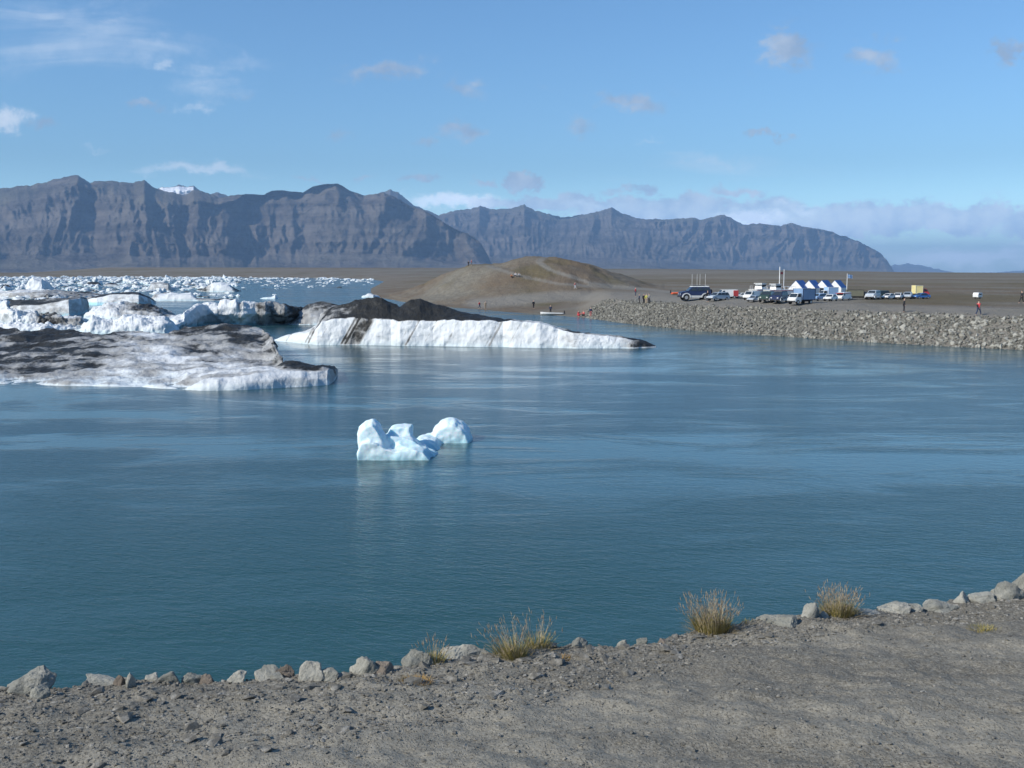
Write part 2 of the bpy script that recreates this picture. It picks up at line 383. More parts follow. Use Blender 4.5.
def pline(pts, w):
    d = np.full(GU.shape, 9e9)
    for (a0, b0), (a1, b1) in zip(pts[:-1], pts[1:]):
        ex, ey = a1 - a0, (b1 - b0) * 3; tt = np.clip(((GU - a0) * ex + (RX - b0) * 3 * ey) / (ex * ex + ey * ey), 0, 1)
        d = np.minimum(d, np.hypot(GU - a0 - tt * ex, (RX - b0 - tt * (b1 - b0)) * 3))
    return sstep(w, w * .35, d)
trk = np.maximum.reduce([pline([(545, 256.5), (538, 262), (550, 270), (590, 283), (680, 293)], 5) * .7, pline([(488, 266), (520, 276), (560, 284), (640, 289)], 5) * .6, pline([(480, 303), (560, 296), (660, 297)], 22) * .7])
trk = np.where((GY < 330), trk, 0)
trk = np.maximum(trk, sstep(26, 12, GS) * (GS > 0) * sstep(540, 620, GU) * .75)
trk = np.maximum(trk, sstep(297, 299, RX) * sstep(304, 302, RX) * sstep(640, 690, GU) * sstep(885, 835, GU) * .7)
trk = np.maximum(trk, sstep(.1, .6, fbm(GX / 500, GY / 60, 13.0, 3)) * (GS > 150) * .45)
ground = mesh_np('ground', np.stack([GX, GY, GZ], -1).reshape(-1, 3), grid_faces(*GX.shape)[:, ::-1], M_GROUND, smooth=True, attrs={'veg': vegm, 'track': trk})
tag(ground, kind='structure')

# water sheet
wv = [(-34000, -34000, 0), (34000, -34000, 0), (34000, 34000, 0), (-34000, 34000, 0)]
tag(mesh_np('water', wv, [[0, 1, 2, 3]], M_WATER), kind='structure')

# ------------------------------------------------------------------ mountains
def range_(name, D, sil, u0, u1, nu, cliffk, base, seed, amp, cfrac, snow=None, ampk=((0, 1), (1, 1)), wide=((0, 1), (1, 1))):
    us = np.linspace(u0, u1, nu); px, py = zip(*sil)
    yr = np.interp(us, px, py)
    H0 = np.array([zat(q, D) for q in yr]); kn = np.hanning(int(nu * 90 / (u1 - u0)) | 1) if u1 - u0 > 300 else np.ones(1); kn = kn / kn.sum(); hw_ = len(kn) // 2
    Hs = np.convolve(np.pad(H0, hw_, mode='edge'), kn, 'valid') if u1 - u0 > 300 else H0
    Hs = np.minimum(Hs, H0 + 60)
    Hc = H0.copy(); HN = (fbm(us / 7, seed, 0, 5, 2.1, .65) * .0010 - .0011 * np.maximum(0, ridged(us / 16, seed, 0, 3) - .5)) * D
    H = np.maximum(H0, 0)
    cf = np.interp(us, [c[0] for c in cfrac], [c[1] for c in cfrac])      # fraction of the height taken by cliffs
    nv = 210; v = np.linspace(0, 1, nv)
    U, V = np.meshgrid(us, v); Hh = Hs[None, :] + (H - Hs)[None, :] * sstep(.35, .93, V); CF = cf[None, :] * np.ones_like(V)
    # v: 0-.3 talus, .3-.75 cliff, .75-.93 upper slope, .93-1 back side
    tal = 0.24 * CF
    Z = np.where(V < .3, tal * (V / .3) ** 1.3, np.where(V < .75, tal + (CF - tal) * (V - .3) / .45, np.where(V < .93, CF + (1 - CF) * np.clip((V - .75) / .18, 0, 1), 1 - 0.6 * (V - .93) / .07)))
    up = (1 - CF) * 2600 * (D / 9000)
    WK = np.interp(us, [c_[0] for c_ in wide], [c_[1] for c_ in wide])[None, :]; tw = base * .5 * WK; cw = base * .42 * WK
    Yd = np.where(V < .3, tw * V / .3, np.where(V < .75, tw + cw * (V - .3) / .45, np.where(V < .93, tw + cw + up * (V - .75) / .18, tw + cw + up + 600 * (V - .93) / .07)))
    ymax = tw + cw + up[:1]
    X0 = (U - 512) / 1000 * D
    Y = D - (tw + cw + up) + Yd
    Zw = Z * Hh + HN[None, :] * sstep(.86, .93, V)
    Y = Y - 2.6 * WK ** .5 * np.clip(H0 - Hs, -120, 200)[None, :] * sstep(.1, .93, V)
    env = np.where(V < .3, (V / .3) ** 1.2 * .8 + .08, np.where(V < .75, 1.0, np.clip(1 - (V - .75) / .16, 0.0, 1)))
    env = env * np.where(CF > .93, np.where(V > .7, 1.0 - sstep(.78, .93, V) * .75, 1), 1)
    sk = X0 + (Zw * .25) * perlin(X0 / 900, seed + 3.0)
    lean = perlin(X0 / 1300, seed + 8.0) * .9 * Zw
    fan = 1 + .35 * (1 - Z) * np.sin(X0 / 420 + seed)
    g0 = 1 - np.abs(perlin((X0 + lean * .5) / 1500 + seed * 3, seed)) * 2.2
    g1 = ridged((sk + lean * .5) / 760 + seed + .25 * perlin(X0 / 500, Zw / 400, seed), Zw / 1500, seed, 4, .55); g2 = ridged((sk - lean * .25) / 230 + seed * 2, Zw / 420, seed + 5, 3, .6)
    crack = sstep(-.25, .45, perlin(X0 / 1700, seed + 11, Zw / 700))
    dis = (.35 * (g0 - .4) + 1.35 * (g1 - .55) + (.35 + .55 * crack) * (g2 - .6)) * np.interp(U, [c_[0] for c_ in ampk], [c_[1] for c_ in ampk]) * amp * env * fan + .9 * amp * (V > .74) * sstep(.74, .8, V) * (perlin(X0 / 1400, seed, Zw / 900) + .45 * perlin(X0 / 450, seed, Zw / 400)) * (1 - .7 * sstep(.88, .93, V))
    strata = (perlin(X0 / 3500, seed, Zw / 62) * 24 + perlin(X0 / 2500, seed, Zw / 27) * 9) * (V > .28) * env
    tn = fbm(X0 / 90, Zw / 90, seed, 4) * 26 * env
    Y = Y - dis * (D / 9000) + strata + tn * (.6 + .8 * crack)
    Zw = Zw + fbm(X0 / 300, Y / 300, seed, 4) * 14 * np.clip(V * 4, 0, 1) * (V < .9)
    att = {'smooth_slope': sstep(.72, .8, V) + .5 * sstep(.3, .2, V), 'snow': np.zeros_like(V)}
    if snow is not None: att['snow'] = snow(U, Zw, Y)
    X = (U - 512) / 1000 * Y
    o = mesh_np(name, np.stack([X, Y, Zw - 3], -1).reshape(-1, 3), grid_faces(nv, nu), M_MTN, smooth=True, attrs=att)
    tag(o, kind='structure'); return o
sil1 = [(-600, 190), (-300, 196), (-60, 192), (0, 188), (20, 186.5), (40, 184), (60, 180), (78, 176), (85, 175.5), (97, 181.5), (110, 180), (122, 181.5), (140, 182), (150, 180), (158, 186.5), (168, 190), (178, 191.5), (187, 194), (193, 193.5), (198, 190), (205, 191), (222, 196.5), (240, 196), (268, 196), (276, 192.5), (288, 192), (306, 194), (316, 188), (326, 186), (341, 186), (352, 191), (366, 195), (376, 194), (386, 192.5), (400, 198), (414, 207), (430, 214), (446, 224), (462, 232), (474, 237), (482, 245), (489, 258), (494, 270), (500, 276)]
range_('mountains', 9000, sil1, -600, 500, 1100, 1, 1900, 1.7, 330, [(-600, .5), (0, .6), (75, .8), (100, .85), (140, .68), (230, .8), (250, 1.0), (500, 1.0)])
sil1b = [(150, 200), (160, 190), (168, 186.5), (176, 187), (184, 184.8), (192, 187), (198, 185.5), (204, 190), (215, 194), (222, 191.5), (232, 196), (250, 204)]
range_('mountains', 11500, sil1b, 150, 250, 160, 1, 1500, 5.2, 90, [(150, .9), (250, .9)], snow=lambda U, Z, Y: np.clip(sstep(zat(197.2, 11500), zat(195, 11500), Z + 10 * fbm(U / 3, Z / 40, 0, 3)) * sstep(zat(186.8, 11500) , zat(188.2, 11500), Z - 6 * np.abs(perlin(U / 6, 3.3))) * (U > 165) * (U < 199), 0, 1))
sil2 = [(330, 215), (360, 200), (380, 194), (392, 191), (400, 193.5), (415, 204), (440, 213.5), (455, 210), (472, 208.5), (480, 205.5), (490, 208.5), (512, 208), (524, 205), (535, 210), (560, 216), (580, 214), (598, 211), (610, 208), (622, 213), (640, 218.5), (668, 218.5), (690, 217.5), (700, 219), (712, 216), (722, 214.5), (732, 220), (740, 223.5), (760, 223), (778, 225.5), (788, 222.5), (800, 227), (815, 228), (830, 232), (850, 239), (865, 246), (876, 252), (884, 260), (889, 268), (892, 274)]
range_('mountains', 14000, sil2, 330, 893, 900, 1, 2100, 9.1, 260, [(330, .8), (440, .85), (600, .88), (680, .85), (720, .9), (893, 1.0)], ampk=((330, 1.2), (650, 1.3), (720, 1.25), (893, 1.2)), wide=((330, 2.2), (440, 3.0), (640, 2.8), (700, 1.6), (740, 1.0)))
sil3 = [(870, 274), (885, 265.5), (900, 263.8), (915, 264.3), (930, 268), (945, 271), (955, 273.5)]
range_('mountains', 27000, sil3, 870, 955, 110, 1, 2500, 3.1, 60, [(870, .6), (955, .6)])
range_('mountains', 27000, [(985, 273.5), (1005, 271.5), (1030, 269.5), (1200, 268), (1400, 273)], 985, 1400, 150, 1, 2500, 4.1, 60, [(870, .6), (955, .6)])

# ------------------------------------------------------------------ haze
M_HAZE = bpy.data.materials.new('haze_air'); M_HAZE.use_nodes = True
ht = M_HAZE.node_tree; ht.nodes.clear(); ho = ht.nodes.new('ShaderNodeOutputMaterial'); pv = ht.nodes.new('ShaderNodeVolumePrincipled')
pv.inputs['Color'].default_value = (0.38, 0.63, 1.0, 1); pv.inputs['Density'].default_value = 5.3e-5; pv.inputs['Anisotropy'].default_value = 0.0
ht.links.new(pv.outputs[0], ho.inputs['Volume'])
bm = bmesh.new(); bmesh.ops.create_cube(bm, size=1)
bmesh.ops.scale(bm, vec=(90000, 90000, 1184), verts=bm.verts); bmesh.ops.translate(bm, vec=(0, 0, 588), verts=bm.verts)
tag(bm_obj('haze', bm, M_HAZE), kind='stuff')

# ------------------------------------------------------------------ icebergs
def loft(name, keys, label, cat='iceberg', group=None, nu=300, nw=60, amp=0.15, fr=1.2, stripes=0.0, back=2.0, mt=None, dirtn=0.3, seed=0.0, blue=.45, big=0.0, slant=0.0, veins=0.0, dsc=(.35, .35, .9)):
    """keys: (px, [(depth, image row, dirt or painted shade), ...]); first point is the waterline"""
    px = np.array([k[0] for k in keys], float); K = len(keys[0][1])
    us = np.linspace(px[0], px[-1], nu)
    def it(f):
        return np.interp(us, px, f)
    Ds = np.array([it([k[1][j][0] for k in keys]) for j in range(K)])
    Ps = np.array([it([k[1][j][1] for k in keys]) for j in range(K)])
    Di = np.array([it([k[1][j][2] for k in keys]) for j in range(K)])
    dzs = (384 - Ps) / F
    Zs = EYE + (dzs * cp - sp) / (cp + dzs * sp) * Ds
    # waterline at z=0, a skirt under the water and a back side
    Ds = np.vstack([Ds[:1], Ds, Ds[-1:] + back * .5, Ds[-1:] + back]); Zs = np.vstack([np.full((1, nu), -1.2), Zs, Zs[-1:] * .55 - .1, np.full((1, nu), -1.2)])
    Zs[1] = -0.02
    Di = np.vstack([Di[:1], Di, Di[-1:], Di[-1:]]); K2 = K + 3
    # resample along the section by mean length
    seg = np.hypot(np.diff(Ds, axis=0), np.diff(Zs, axis=0) * 2).mean(1); seg = np.maximum(seg, .25); seg[0] *= .3; seg[-2:] *= .5
    cum = np.concatenate([[0], np.cumsum(seg)]); w = np.linspace(0, cum[-1], nw)
    D2 = np.array([np.interp(w, cum, Ds[:, i]) for i in range(nu)]).T
    Z2 = np.array([np.interp(w, cum, Zs[:, i]) for i in range(nu)]).T
    I2 = np.array([np.interp(w, cum, Di[:, i]) for i in range(nu)]).T
    # taper the two ends
    e = np.minimum(np.arange(nu), np.arange(nu)[::-1]) / nu; te = sstep(0, .02, e)
    X = (us[None] - 512) / 1000 * D2
    V = np.stack([X, D2, Z2], -1)
    # normals
    dv = np.gradient(V, axis=0); du = np.gradient(V, axis=1); N = np.cross(du, dv); N /= np.linalg.norm(N, axis=-1, keepdims=True) + 1e-9
    nz = fbm(V[..., 0] * fr, V[..., 1] * fr, V[..., 2] * fr + seed, 4, 2.1, .55)
    lump = -np.abs(fbm(V[..., 0] * fr * .45, V[..., 1] * fr * .45, V[..., 2] * fr * .45 + seed + 9, 3)) * 1.2 + .3
    d = (nz * .6 + lump) * amp
    if big: d = d + big * fbm(V[..., 0] * .12, V[..., 1] * .2, seed, 3)
    V = V + N * (d * te[None] * sstep(-1.1, -.2, Z2))[..., None]
    V[0, :, 2] = -1.5; V[-1, :, 2] = -1.5
    if veins: I2 = I2 + 0
    if slant:
        u_sh = np.arange(nu)[None] + slant * np.clip(Z2 - 1.5, -1.5, 1.0) * nu / 38; I2 = np.array([np.interp(u_sh[k], np.arange(nu), I2[k]) for k in range(nw)])
    dirt = I2 + dirtn * fbm(V[..., 0] * dsc[0], V[..., 1] * dsc[1], V[..., 2] * dsc[2] + seed, 5, 2.1, .6) * np.clip(I2 * 4, .1, 1)
    if veins:
        wx = V[..., 0] + 3 * perlin(V[..., 0] * .1, V[..., 1] * .1, seed); vn = 1 - np.abs(perlin(wx * .11, V[..., 1] * .17 + wx * .03, seed + 4)) * 3.2; vn2 = 1 - np.abs(perlin(wx * .3, V[..., 1] * .4, seed + 7)) * 3.5
        dirt = dirt + veins * (sstep(.55, .95, vn) + .5 * sstep(.6, .95, vn2)) * sstep(.15, .5, Z2) * sstep(.10, .30, I2)
    if stripes:
        sl = V[..., 0] - .55 * V[..., 2]
        st = perlin(sl * .9, V[..., 1] * .05, seed) + .7 * perlin(sl * 2.6, 1.0, seed) + .12 * fbm(V[..., 0] * 2, V[..., 2] * 2, seed, 3)
        dirt = dirt + stripes * sstep(.42, .85, st) * np.interp(V[..., 0] / V[..., 1] * 1000 + 512, [300, 400, 520, 650], [1, 1, .55, .8])
    bl = blue * sstep(1.0, .0, V[..., 2]) + .22 * min(blue, 1) * sstep(.1, .8, perlin(V[..., 0] * .5, V[..., 1] * .5, seed + 2))
    dirt = np.where(V[..., 2] < .12, dirt * .4, dirt)
    o = mesh_np(name, V.reshape(-1, 3), grid_faces(nw, nu), mt or M_ICE, smooth=True, attrs={'dirt': np.clip(dirt, 0, 1.35), 'blue': np.clip(bl, 0, 1)})
    # put the origin on the waterline
    c = Vector(V.reshape(-1, 3).mean(0)); c.z = 0
    o.data.transform(Matrix.Translation(-c)); o.location = c
    tag(o, label, cat, group); return o
dw = lambda py: EYE / -slope(py)

# A  the long dark-topped berg across the channel
K = []
for px, wl, cl, cr, dF, dT in [(271, 341, 340.6, 340.5, .2, .2), (288, 342, 335.5, 334.6, .15, .15), (305, 344, 333, 331, .1, .2), (317, 345, 328, 325, .1, .3), (322, 345, 322, 313, .12, .7), (335, 345, 319, 306, .1, .8), (350, 345, 318.5, 303, .12, .85),
        (355, 345, 318, 300, .85, .85), (366, 345.2, 318.5, 298.5, .9, 1), (369, 345.2, 319, 298, .08, 1), (382, 345.5, 319.5, 297, .05, 1), (391, 345.5, 320, 301, .05, 1), (400, 346, 321, 306, .05, 1), (410, 346, 321, 300, .05, 1), (420, 346, 321, 298, .05, 1), (433, 346, 321, 303, .05, 1), (455, 346.5, 320, 309, .05, 1),
        (480, 347, 321, 315, .05, 1), (503, 347, 321, 319, .08, .9), (512, 347.5, 320.5, 319.5, .05, .3), (540, 348, 323, 322, .05, .15), (558, 348, 328, 327, .05, .3), (574, 348.5, 333, 331.5, .25, .9), (600, 348.5, 335, 334, .06, .5), (620, 348.5, 337, 336, .1, .5), (634, 348.5, 340, 339, .3, .9), (645, 348, 342, 341, .9, 1), (656, 347.5, 346, 345.5, 1, 1)]:
    d = dw(wl); w = 1 + 3.5 * min(1, (wl - cr) / 25)
    K.append((px, [(d, wl, dF), (d + .25, wl - (wl - cl) * .5, dF), (d + .7, cl, dF), (d + 1.0, cl - (cl - cr) * .06, dT * 1.25), (d + w, cr, dT * 1.25), (d + w * 1.8, cr + (wl - cr) * .15, dT)]))
loft('iceberg', K, 'long white-cliffed iceberg with jagged black ash ridge, before the brown hill', nu=760, nw=80, amp=.15, fr=.9, stripes=.8, back=3, seed=1.0, slant=-.55, blue=.3)
# small pale floe below its cliff
# B  the near grey slab at the left
K = []
for px, wl, cl, mid, cr, dc, dm, dr in [(-330, 384, 380, 356, 334, .4, .5, .8), (-100, 384, 380, 352, 330, .3, .7, .9), (0, 384, 380, 352, 327.5, .3, .75, .85), (14, 384.5, 380, 352, 328, .3, .8, .85), (26, 385, 381, 353, 330.5, .3, .85, .85), (50, 385.5, 381, 352, 328.3, .3, .8, .9), (85, 386, 382, 352, 331, .3, .75, .85), (108, 386.5, 382, 354, 333, .35, .5, .8), (128, 387, 383, 352, 331.5, .3, .30, .5), (155, 388, 384, 354, 333, .35, .26, .35),
        (170, 389, 386, 354, 330.5, .3, .24, .6), (185, 390, 384, 356, 327.5, .1, .26, .9), (200, 390.5, 381.5, 358, 324.5, .08, .3, 1), (228, 390.5, 377.5, 360, 323.5, .06, .36, .95), (245, 390, 375.5, 360, 324.5, .06, .55, .8), (262, 389, 373.5, 360, 329, .06, .5, .5), (272, 388.5, 372.5, 361, 338, .06, .6, .5), (277, 388, 372, 362, 352, .06, .7, .7), (283, 387.5, 371.5, 364, 361.5, .06, .8, .8), (300, 387, 370.5, 365.5, 362.5, .06, .85, .7), (318, 386, 369.5, 366.5, 364, .08, .9, .9), (328, 385, 369, 366.5, 365, .15, 1, 1), (334, 380, 370, 367.5, 366.5, .5, 1, 1), (337, 375, 371, 370, 369.5, .9, 1, 1)]:
    d = dw(wl); dep = 30 * min(1, max(0.1, (362 - cr) / 34)); lip = .8 if px > 178 else 1.5
    K.append((px, [(d, wl, dc + .04), (d + lip * .15, (wl + cl) / 2, dc + .06), (d + lip, cl, dc), (d + lip + .6, cl - 1.5 * min(1, (cl - mid) / 8), dc * .6 + .22), (d + lip + .6 + dep * .2, cl - (cl - mid) * .45, dm * .7 + .16), (d + lip + dep * .5 + .8, mid, dm + .05), (d + lip + dep + 1.2, cr, dr)]))
loft('iceberg', K, 'broad low grey iceberg streaked with black ash, nearest on the left', nu=760, nw=150, amp=.26, fr=.55, back=4, seed=3.0, veins=.30, dirtn=.45, big=.22, blue=.25, dsc=(.17, .22, .8))

# C  blocky white berg with undercut cyan foot
K = []
for px, wl, m, cl, cr, dF, dT in [(150, 331, 330.5, 330, 329.5, .05, .1), (168, 331, 329, 326, 323, .05, .1), (185, 330, 325, 317, 312, .05, .15), (198, 327, 318, 306, 304, .05, .1), (208, 326, 315, 303, 302, .05, .05), (216, 326, 315, 304, 303, .05, .05), (219, 326, 315, 306, 305, .25, .2), (222, 326, 315, 301, 300, .05, .05), (237, 326, 314, 299.5, 299, .05, .05), (240, 326, 314, 304, 303, .5, .4), (244, 326, 314, 302, 301, .2, .1), (255, 325.5, 314, 303, 302, .2, .2), (259, 325.5, 314, 304, 303, .8, .8), (266, 325.5, 314, 302.5, 302, .6, .7), (272, 325, 314, 303, 302.5, .8, .9), (285, 325, 315, 305, 304, .9, 1), (298, 324, 315, 307.5, 307, .95, 1), (307, 322.5, 315, 309, 308.5, 1, 1), (312, 318, 314, 312, 311.5, 1, 1)]:
    d = dw(wl) - 1
    K.append((px, [(d + 2.2, wl, dF * .8), (d + .3, m, dF), (d + .3, (m + cl) / 2, dF), (d + .9, cl, dF), (d + 2.6, cr, dT), (d + 4, cr + 1, dT)]))
loft('iceberg', K, 'blocky white iceberg with dark right end, behind the grey streaked one', nu=420, nw=60, amp=.3, fr=.8, back=3, seed=5.0, blue=1.0)
# D  smooth grey mound between
K = []
for px, wl, cr in [(283, 324, 323), (292, 324.5, 314), (300, 325, 309), (310, 325, 303), (322, 325, 301), (335, 325, 303), (350, 325, 306), (362, 325, 314), (368, 325, 322)]:
    d = dw(wl)
    K.append((px, [(d, wl, .6), (d + 1, wl - (wl - cr) * .35, .66), (d + 3.5, wl - (wl - cr) * .8, .75), (d + 5.5, cr, .9)]))
loft('iceberg', K, 'smooth grey iceberg mound rising just left of and behind the black ridge', nu=160, nw=40, amp=.22, fr=.6, back=5, seed=6.0)

def simple(rows, label, seed, amp=.4, fr=.7, dep=4, **kw):
    K = []
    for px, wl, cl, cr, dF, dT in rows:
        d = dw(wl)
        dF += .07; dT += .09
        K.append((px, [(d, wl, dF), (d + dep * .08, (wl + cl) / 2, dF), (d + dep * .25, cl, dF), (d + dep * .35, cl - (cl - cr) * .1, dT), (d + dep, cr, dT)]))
    return loft('iceberg', K, label, nu=kw.pop('nu', 240), nw=kw.pop('nw', 50), amp=amp, fr=fr, seed=seed, **kw)
simple([(76, 333, 332, 331, .02, .02), (84, 334, 326, 321, .02, .02), (93, 334, 320, 315, .02, .02), (103, 334, 322, 317.5, .05, .02), (113, 334, 325, 320, .1, .02), (122, 334, 320, 315, .05, .02), (136, 334, 319, 313.5, .02, .02), (150, 334, 322, 315, .05, .05), (165, 334, 324, 316, .05, .05), (174, 333, 328, 322, .05, .05), (180, 333, 332, 331, .05, .05)], 'lumpy bright white iceberg heaped up right behind the grey slab', 11, amp=.6, fr=.5, dep=5)
simple([(-40, 324, 316, 312, .05, .05), (0, 324, 310, 304, .05, .05), (8, 325, 306, 300, .1, .05), (12, 326, 312, 309, .05, .1), (22, 326, 315, 312, .05, .1), (36, 326, 316, 312, .15, .1), (40, 326, 317, 314, .9, .6), (52, 326, 317, 314, 1, .8), (62, 326, 318, 315, .8, .3), (76, 326, 319, 316, .7, .2), (84, 326, 322, 320, .5, .2), (88, 325.5, 325, 324.5, .2, .2)], 'rough white iceberg with a black hollow in its side, at left edge', 12, amp=.7, fr=.7, dep=5)
simple([(-60, 333, 326, 322, .02, .05), (0, 333, 328, 324, .02, .05), (10, 334, 327, 323, .02, .02), (28, 334, 325, 322, .02, .02), (45, 334, 326, 323.5, .05, .02), (60, 333, 328, 325, .05, .05), (78, 333, 330, 327, .1, .1), (84, 333, 332, 331.5, .1, .1)], 'low band of broken white ice between the grey slab and the hollowed iceberg', 13, amp=.55, fr=.8, dep=4)
simple([(84, 319, 318, 317, .1, .1), (95, 319.5, 311, 306, .08, .1), (110, 320, 309, 302.5, .12, .1), (122, 320, 310, 301, .2, .3), (135, 320, 311, 301.5, .35, .8), (148, 320, 312, 303, .5, 1), (160, 320, 314, 307, .4, .8), (172, 319, 317, 313, .25, .5), (178, 318, 317.6, 317, .2, .2)], 'rounded dirty white iceberg with a dark saddle on its back', 14, amp=.5, fr=.5, dep=9, big=.2)
simple([(7, 309, 306.5, 303, .1, 1), (10, 315, 306, 300, .3, 1), (22, 316, 306, 299.5, .3, 1), (42, 316, 305, 299, .3, 1), (55, 316, 303, 298, .3, .9), (70, 316, 300, 297.5, .3, .8), (82, 314.5, 298.5, 296.5, .3, .7), (88, 311, 299, 298, .4, .8), (90, 308, 304, 303, .8, 1)], 'flat-topped iceberg with olive-black top and pale blue-grey cliff', 15, amp=.2, fr=.4, dep=7, blue=1.2)  # the cliff's dirt values grey it: shade painted into the ice colour
simple([(86, 304.5, 300, 298, .1, .6), (98, 305, 297.5, 295.5, .1, 1), (112, 305, 295, 293.5, .15, 1), (124, 305, 294, 292, .15, 1), (140, 305, 295, 292.5, .2, 1), (150, 304, 298, 296.5, .3, 1), (157, 303, 302, 301, .5, 1)], 'low blue iceberg with a thin black cap, beyond the dirty rounded one', 16, amp=.2, fr=.4, dep=7, blue=1.4)
simple([(150, 300.5, 300, 299.5, .5, .6), (156, 301, 296.5, 294.5, .3, .5), (162, 301, 296, 294, .05, .1), (172, 301, 294.5, 292, .02, .02), (180, 301, 295, 293.5, .02, .02), (192, 301, 295, 292.5, .02, .02), (198, 301, 299, 298, .3, .5), (215, 301, 299.6, 299, .8, .9), (232, 300.5, 299.5, 299, .9, .9), (240, 300, 299.7, 299.4, .9, .9)], 'small twin-peaked white iceberg on a thin dark raft of ice', 17, amp=.25, fr=.4, dep=5, nu=160, nw=36)
simple([(-30, 298, 294, 291, .2, .1), (0, 298, 293, 290, .3, .1), (14, 298.5, 293, 290, .5, .2), (30, 298.5, 292.5, 289.5, .4, .1), (50, 298.5, 293, 290, .5, .5), (70, 298, 294, 290.5, .5, .6), (90, 297.5, 294.5, 291.5, .4, .7), (106, 297, 295.5, 294.5, .4, .6), (112, 297, 296.8, 296.5, .4, .4)], 'long iceberg striped grey and white in front of the crowded pack ice', 18, amp=.4, fr=.35, dep=9, stripes=.4)
simple([(160, 322, 321, 320.5, .05, .1), (172, 322, 318, 316, .05, .1), (190, 322, 316, 313, .05, .1), (205, 321.5, 318, 316, .1, .1), (214, 321, 320.6, 320.4, .1, .1)], 'small flat white floe against the blocky iceberg', 19, amp=.3, fr=.7, dep=4, nu=100, nw=30)
simple([(198, 291, 290, 289.5, .5, .9), (206, 291.5, 289, 287.5, .8, 1), (214, 292, 286, 283, .05, .05), (222, 292, 284.5, 282, .02, .02), (231, 292, 286, 284.5, .05, .05), (236, 292, 289.5, 288.5, .6, .9), (242, 291.5, 290.8, 290.4, .9, 1)], 'white peaked iceberg on a dark base at the edge of the pack ice', 20, amp=.4, fr=.3, dep=6, nu=140, nw=36)
simple([(150, 290.5, 290, 289.8, .3, .3), (153, 291, 284.5, 282.5, .3, .4), (162, 291, 284, 282, .4, .5), (170, 291, 284.5, 283, .5, .5), (175, 290.5, 289.5, 289, .3, .3)], 'brown and white striped iceberg block standing in the pack ice', 21, amp=.3, fr=.3, dep=6, nu=120, nw=36, stripes=.6)
simple([(28, 292, 291, 290.5, .05, .05), (31, 292, 282, 279, .02, .02), (36, 292, 279, 277, .02, .02), (44, 292, 281, 278.5, .02, .02), (52, 291.5, 286, 283, .05, .02), (56, 291, 290.4, 290, .05, .05)], 'tall pale blue iceberg standing above the pack ice on the left', 22, amp=.7, fr=.25, dep=9, nu=140, nw=40)
for i, (a0, a1, wl, tp, lb) in enumerate([(86, 104, 286.5, 281.8, 'black-topped hump of dirty ice, left of a second dark hump in the pack ice'), (105, 121, 286.3, 282.6, 'flatter dark ice hump, right of the larger dark hump in the pack ice'), (2, 14, 290, 284, 'dark-sided white ice block at the far left of the pack ice')]):
    simple([(a0, wl, wl - .4, wl - .8, .3, .6), (a0 + 3, wl, wl - 2, tp + .8, .3, 1), ((a0 + a1) / 2, wl, wl - 1.8, tp, .3, 1), (a1 - 3, wl, wl - 1.6, tp + .6, .3, 1), (a1, wl, wl - .4, wl - .7, .3, .8)], lb, 23 + i, amp=.3, fr=.3, dep=8, nu=80, nw=24)
simple([(362, 297.5, 297, 296.8, .02, .05), (365, 297.7, 295.5, 295, .02, .02), (369, 297.7, 294, 293, .02, .02), (374, 297.7, 294.8, 294.2, .02, .02), (380, 297.3, 296.5, 296.2, .02, .05)], 'small white ice block floating beside the foot of the brown hill', 27, amp=.25, fr=.5, dep=3, nu=80, nw=24)
simple([(261, 298.8, 298.4, 298.2, .02, .05), (268, 299, 297.4, 297, .02, .02), (273, 299, 297.4, 296.6, .02, .02), (276, 299, 295.6, 295.2, .02, .02), (279, 298.8, 298, 297.6, .02, .05)], 'thin white floe with a raised right tip on open water', 28, amp=.15, fr=.5, dep=3, nu=80, nw=24)

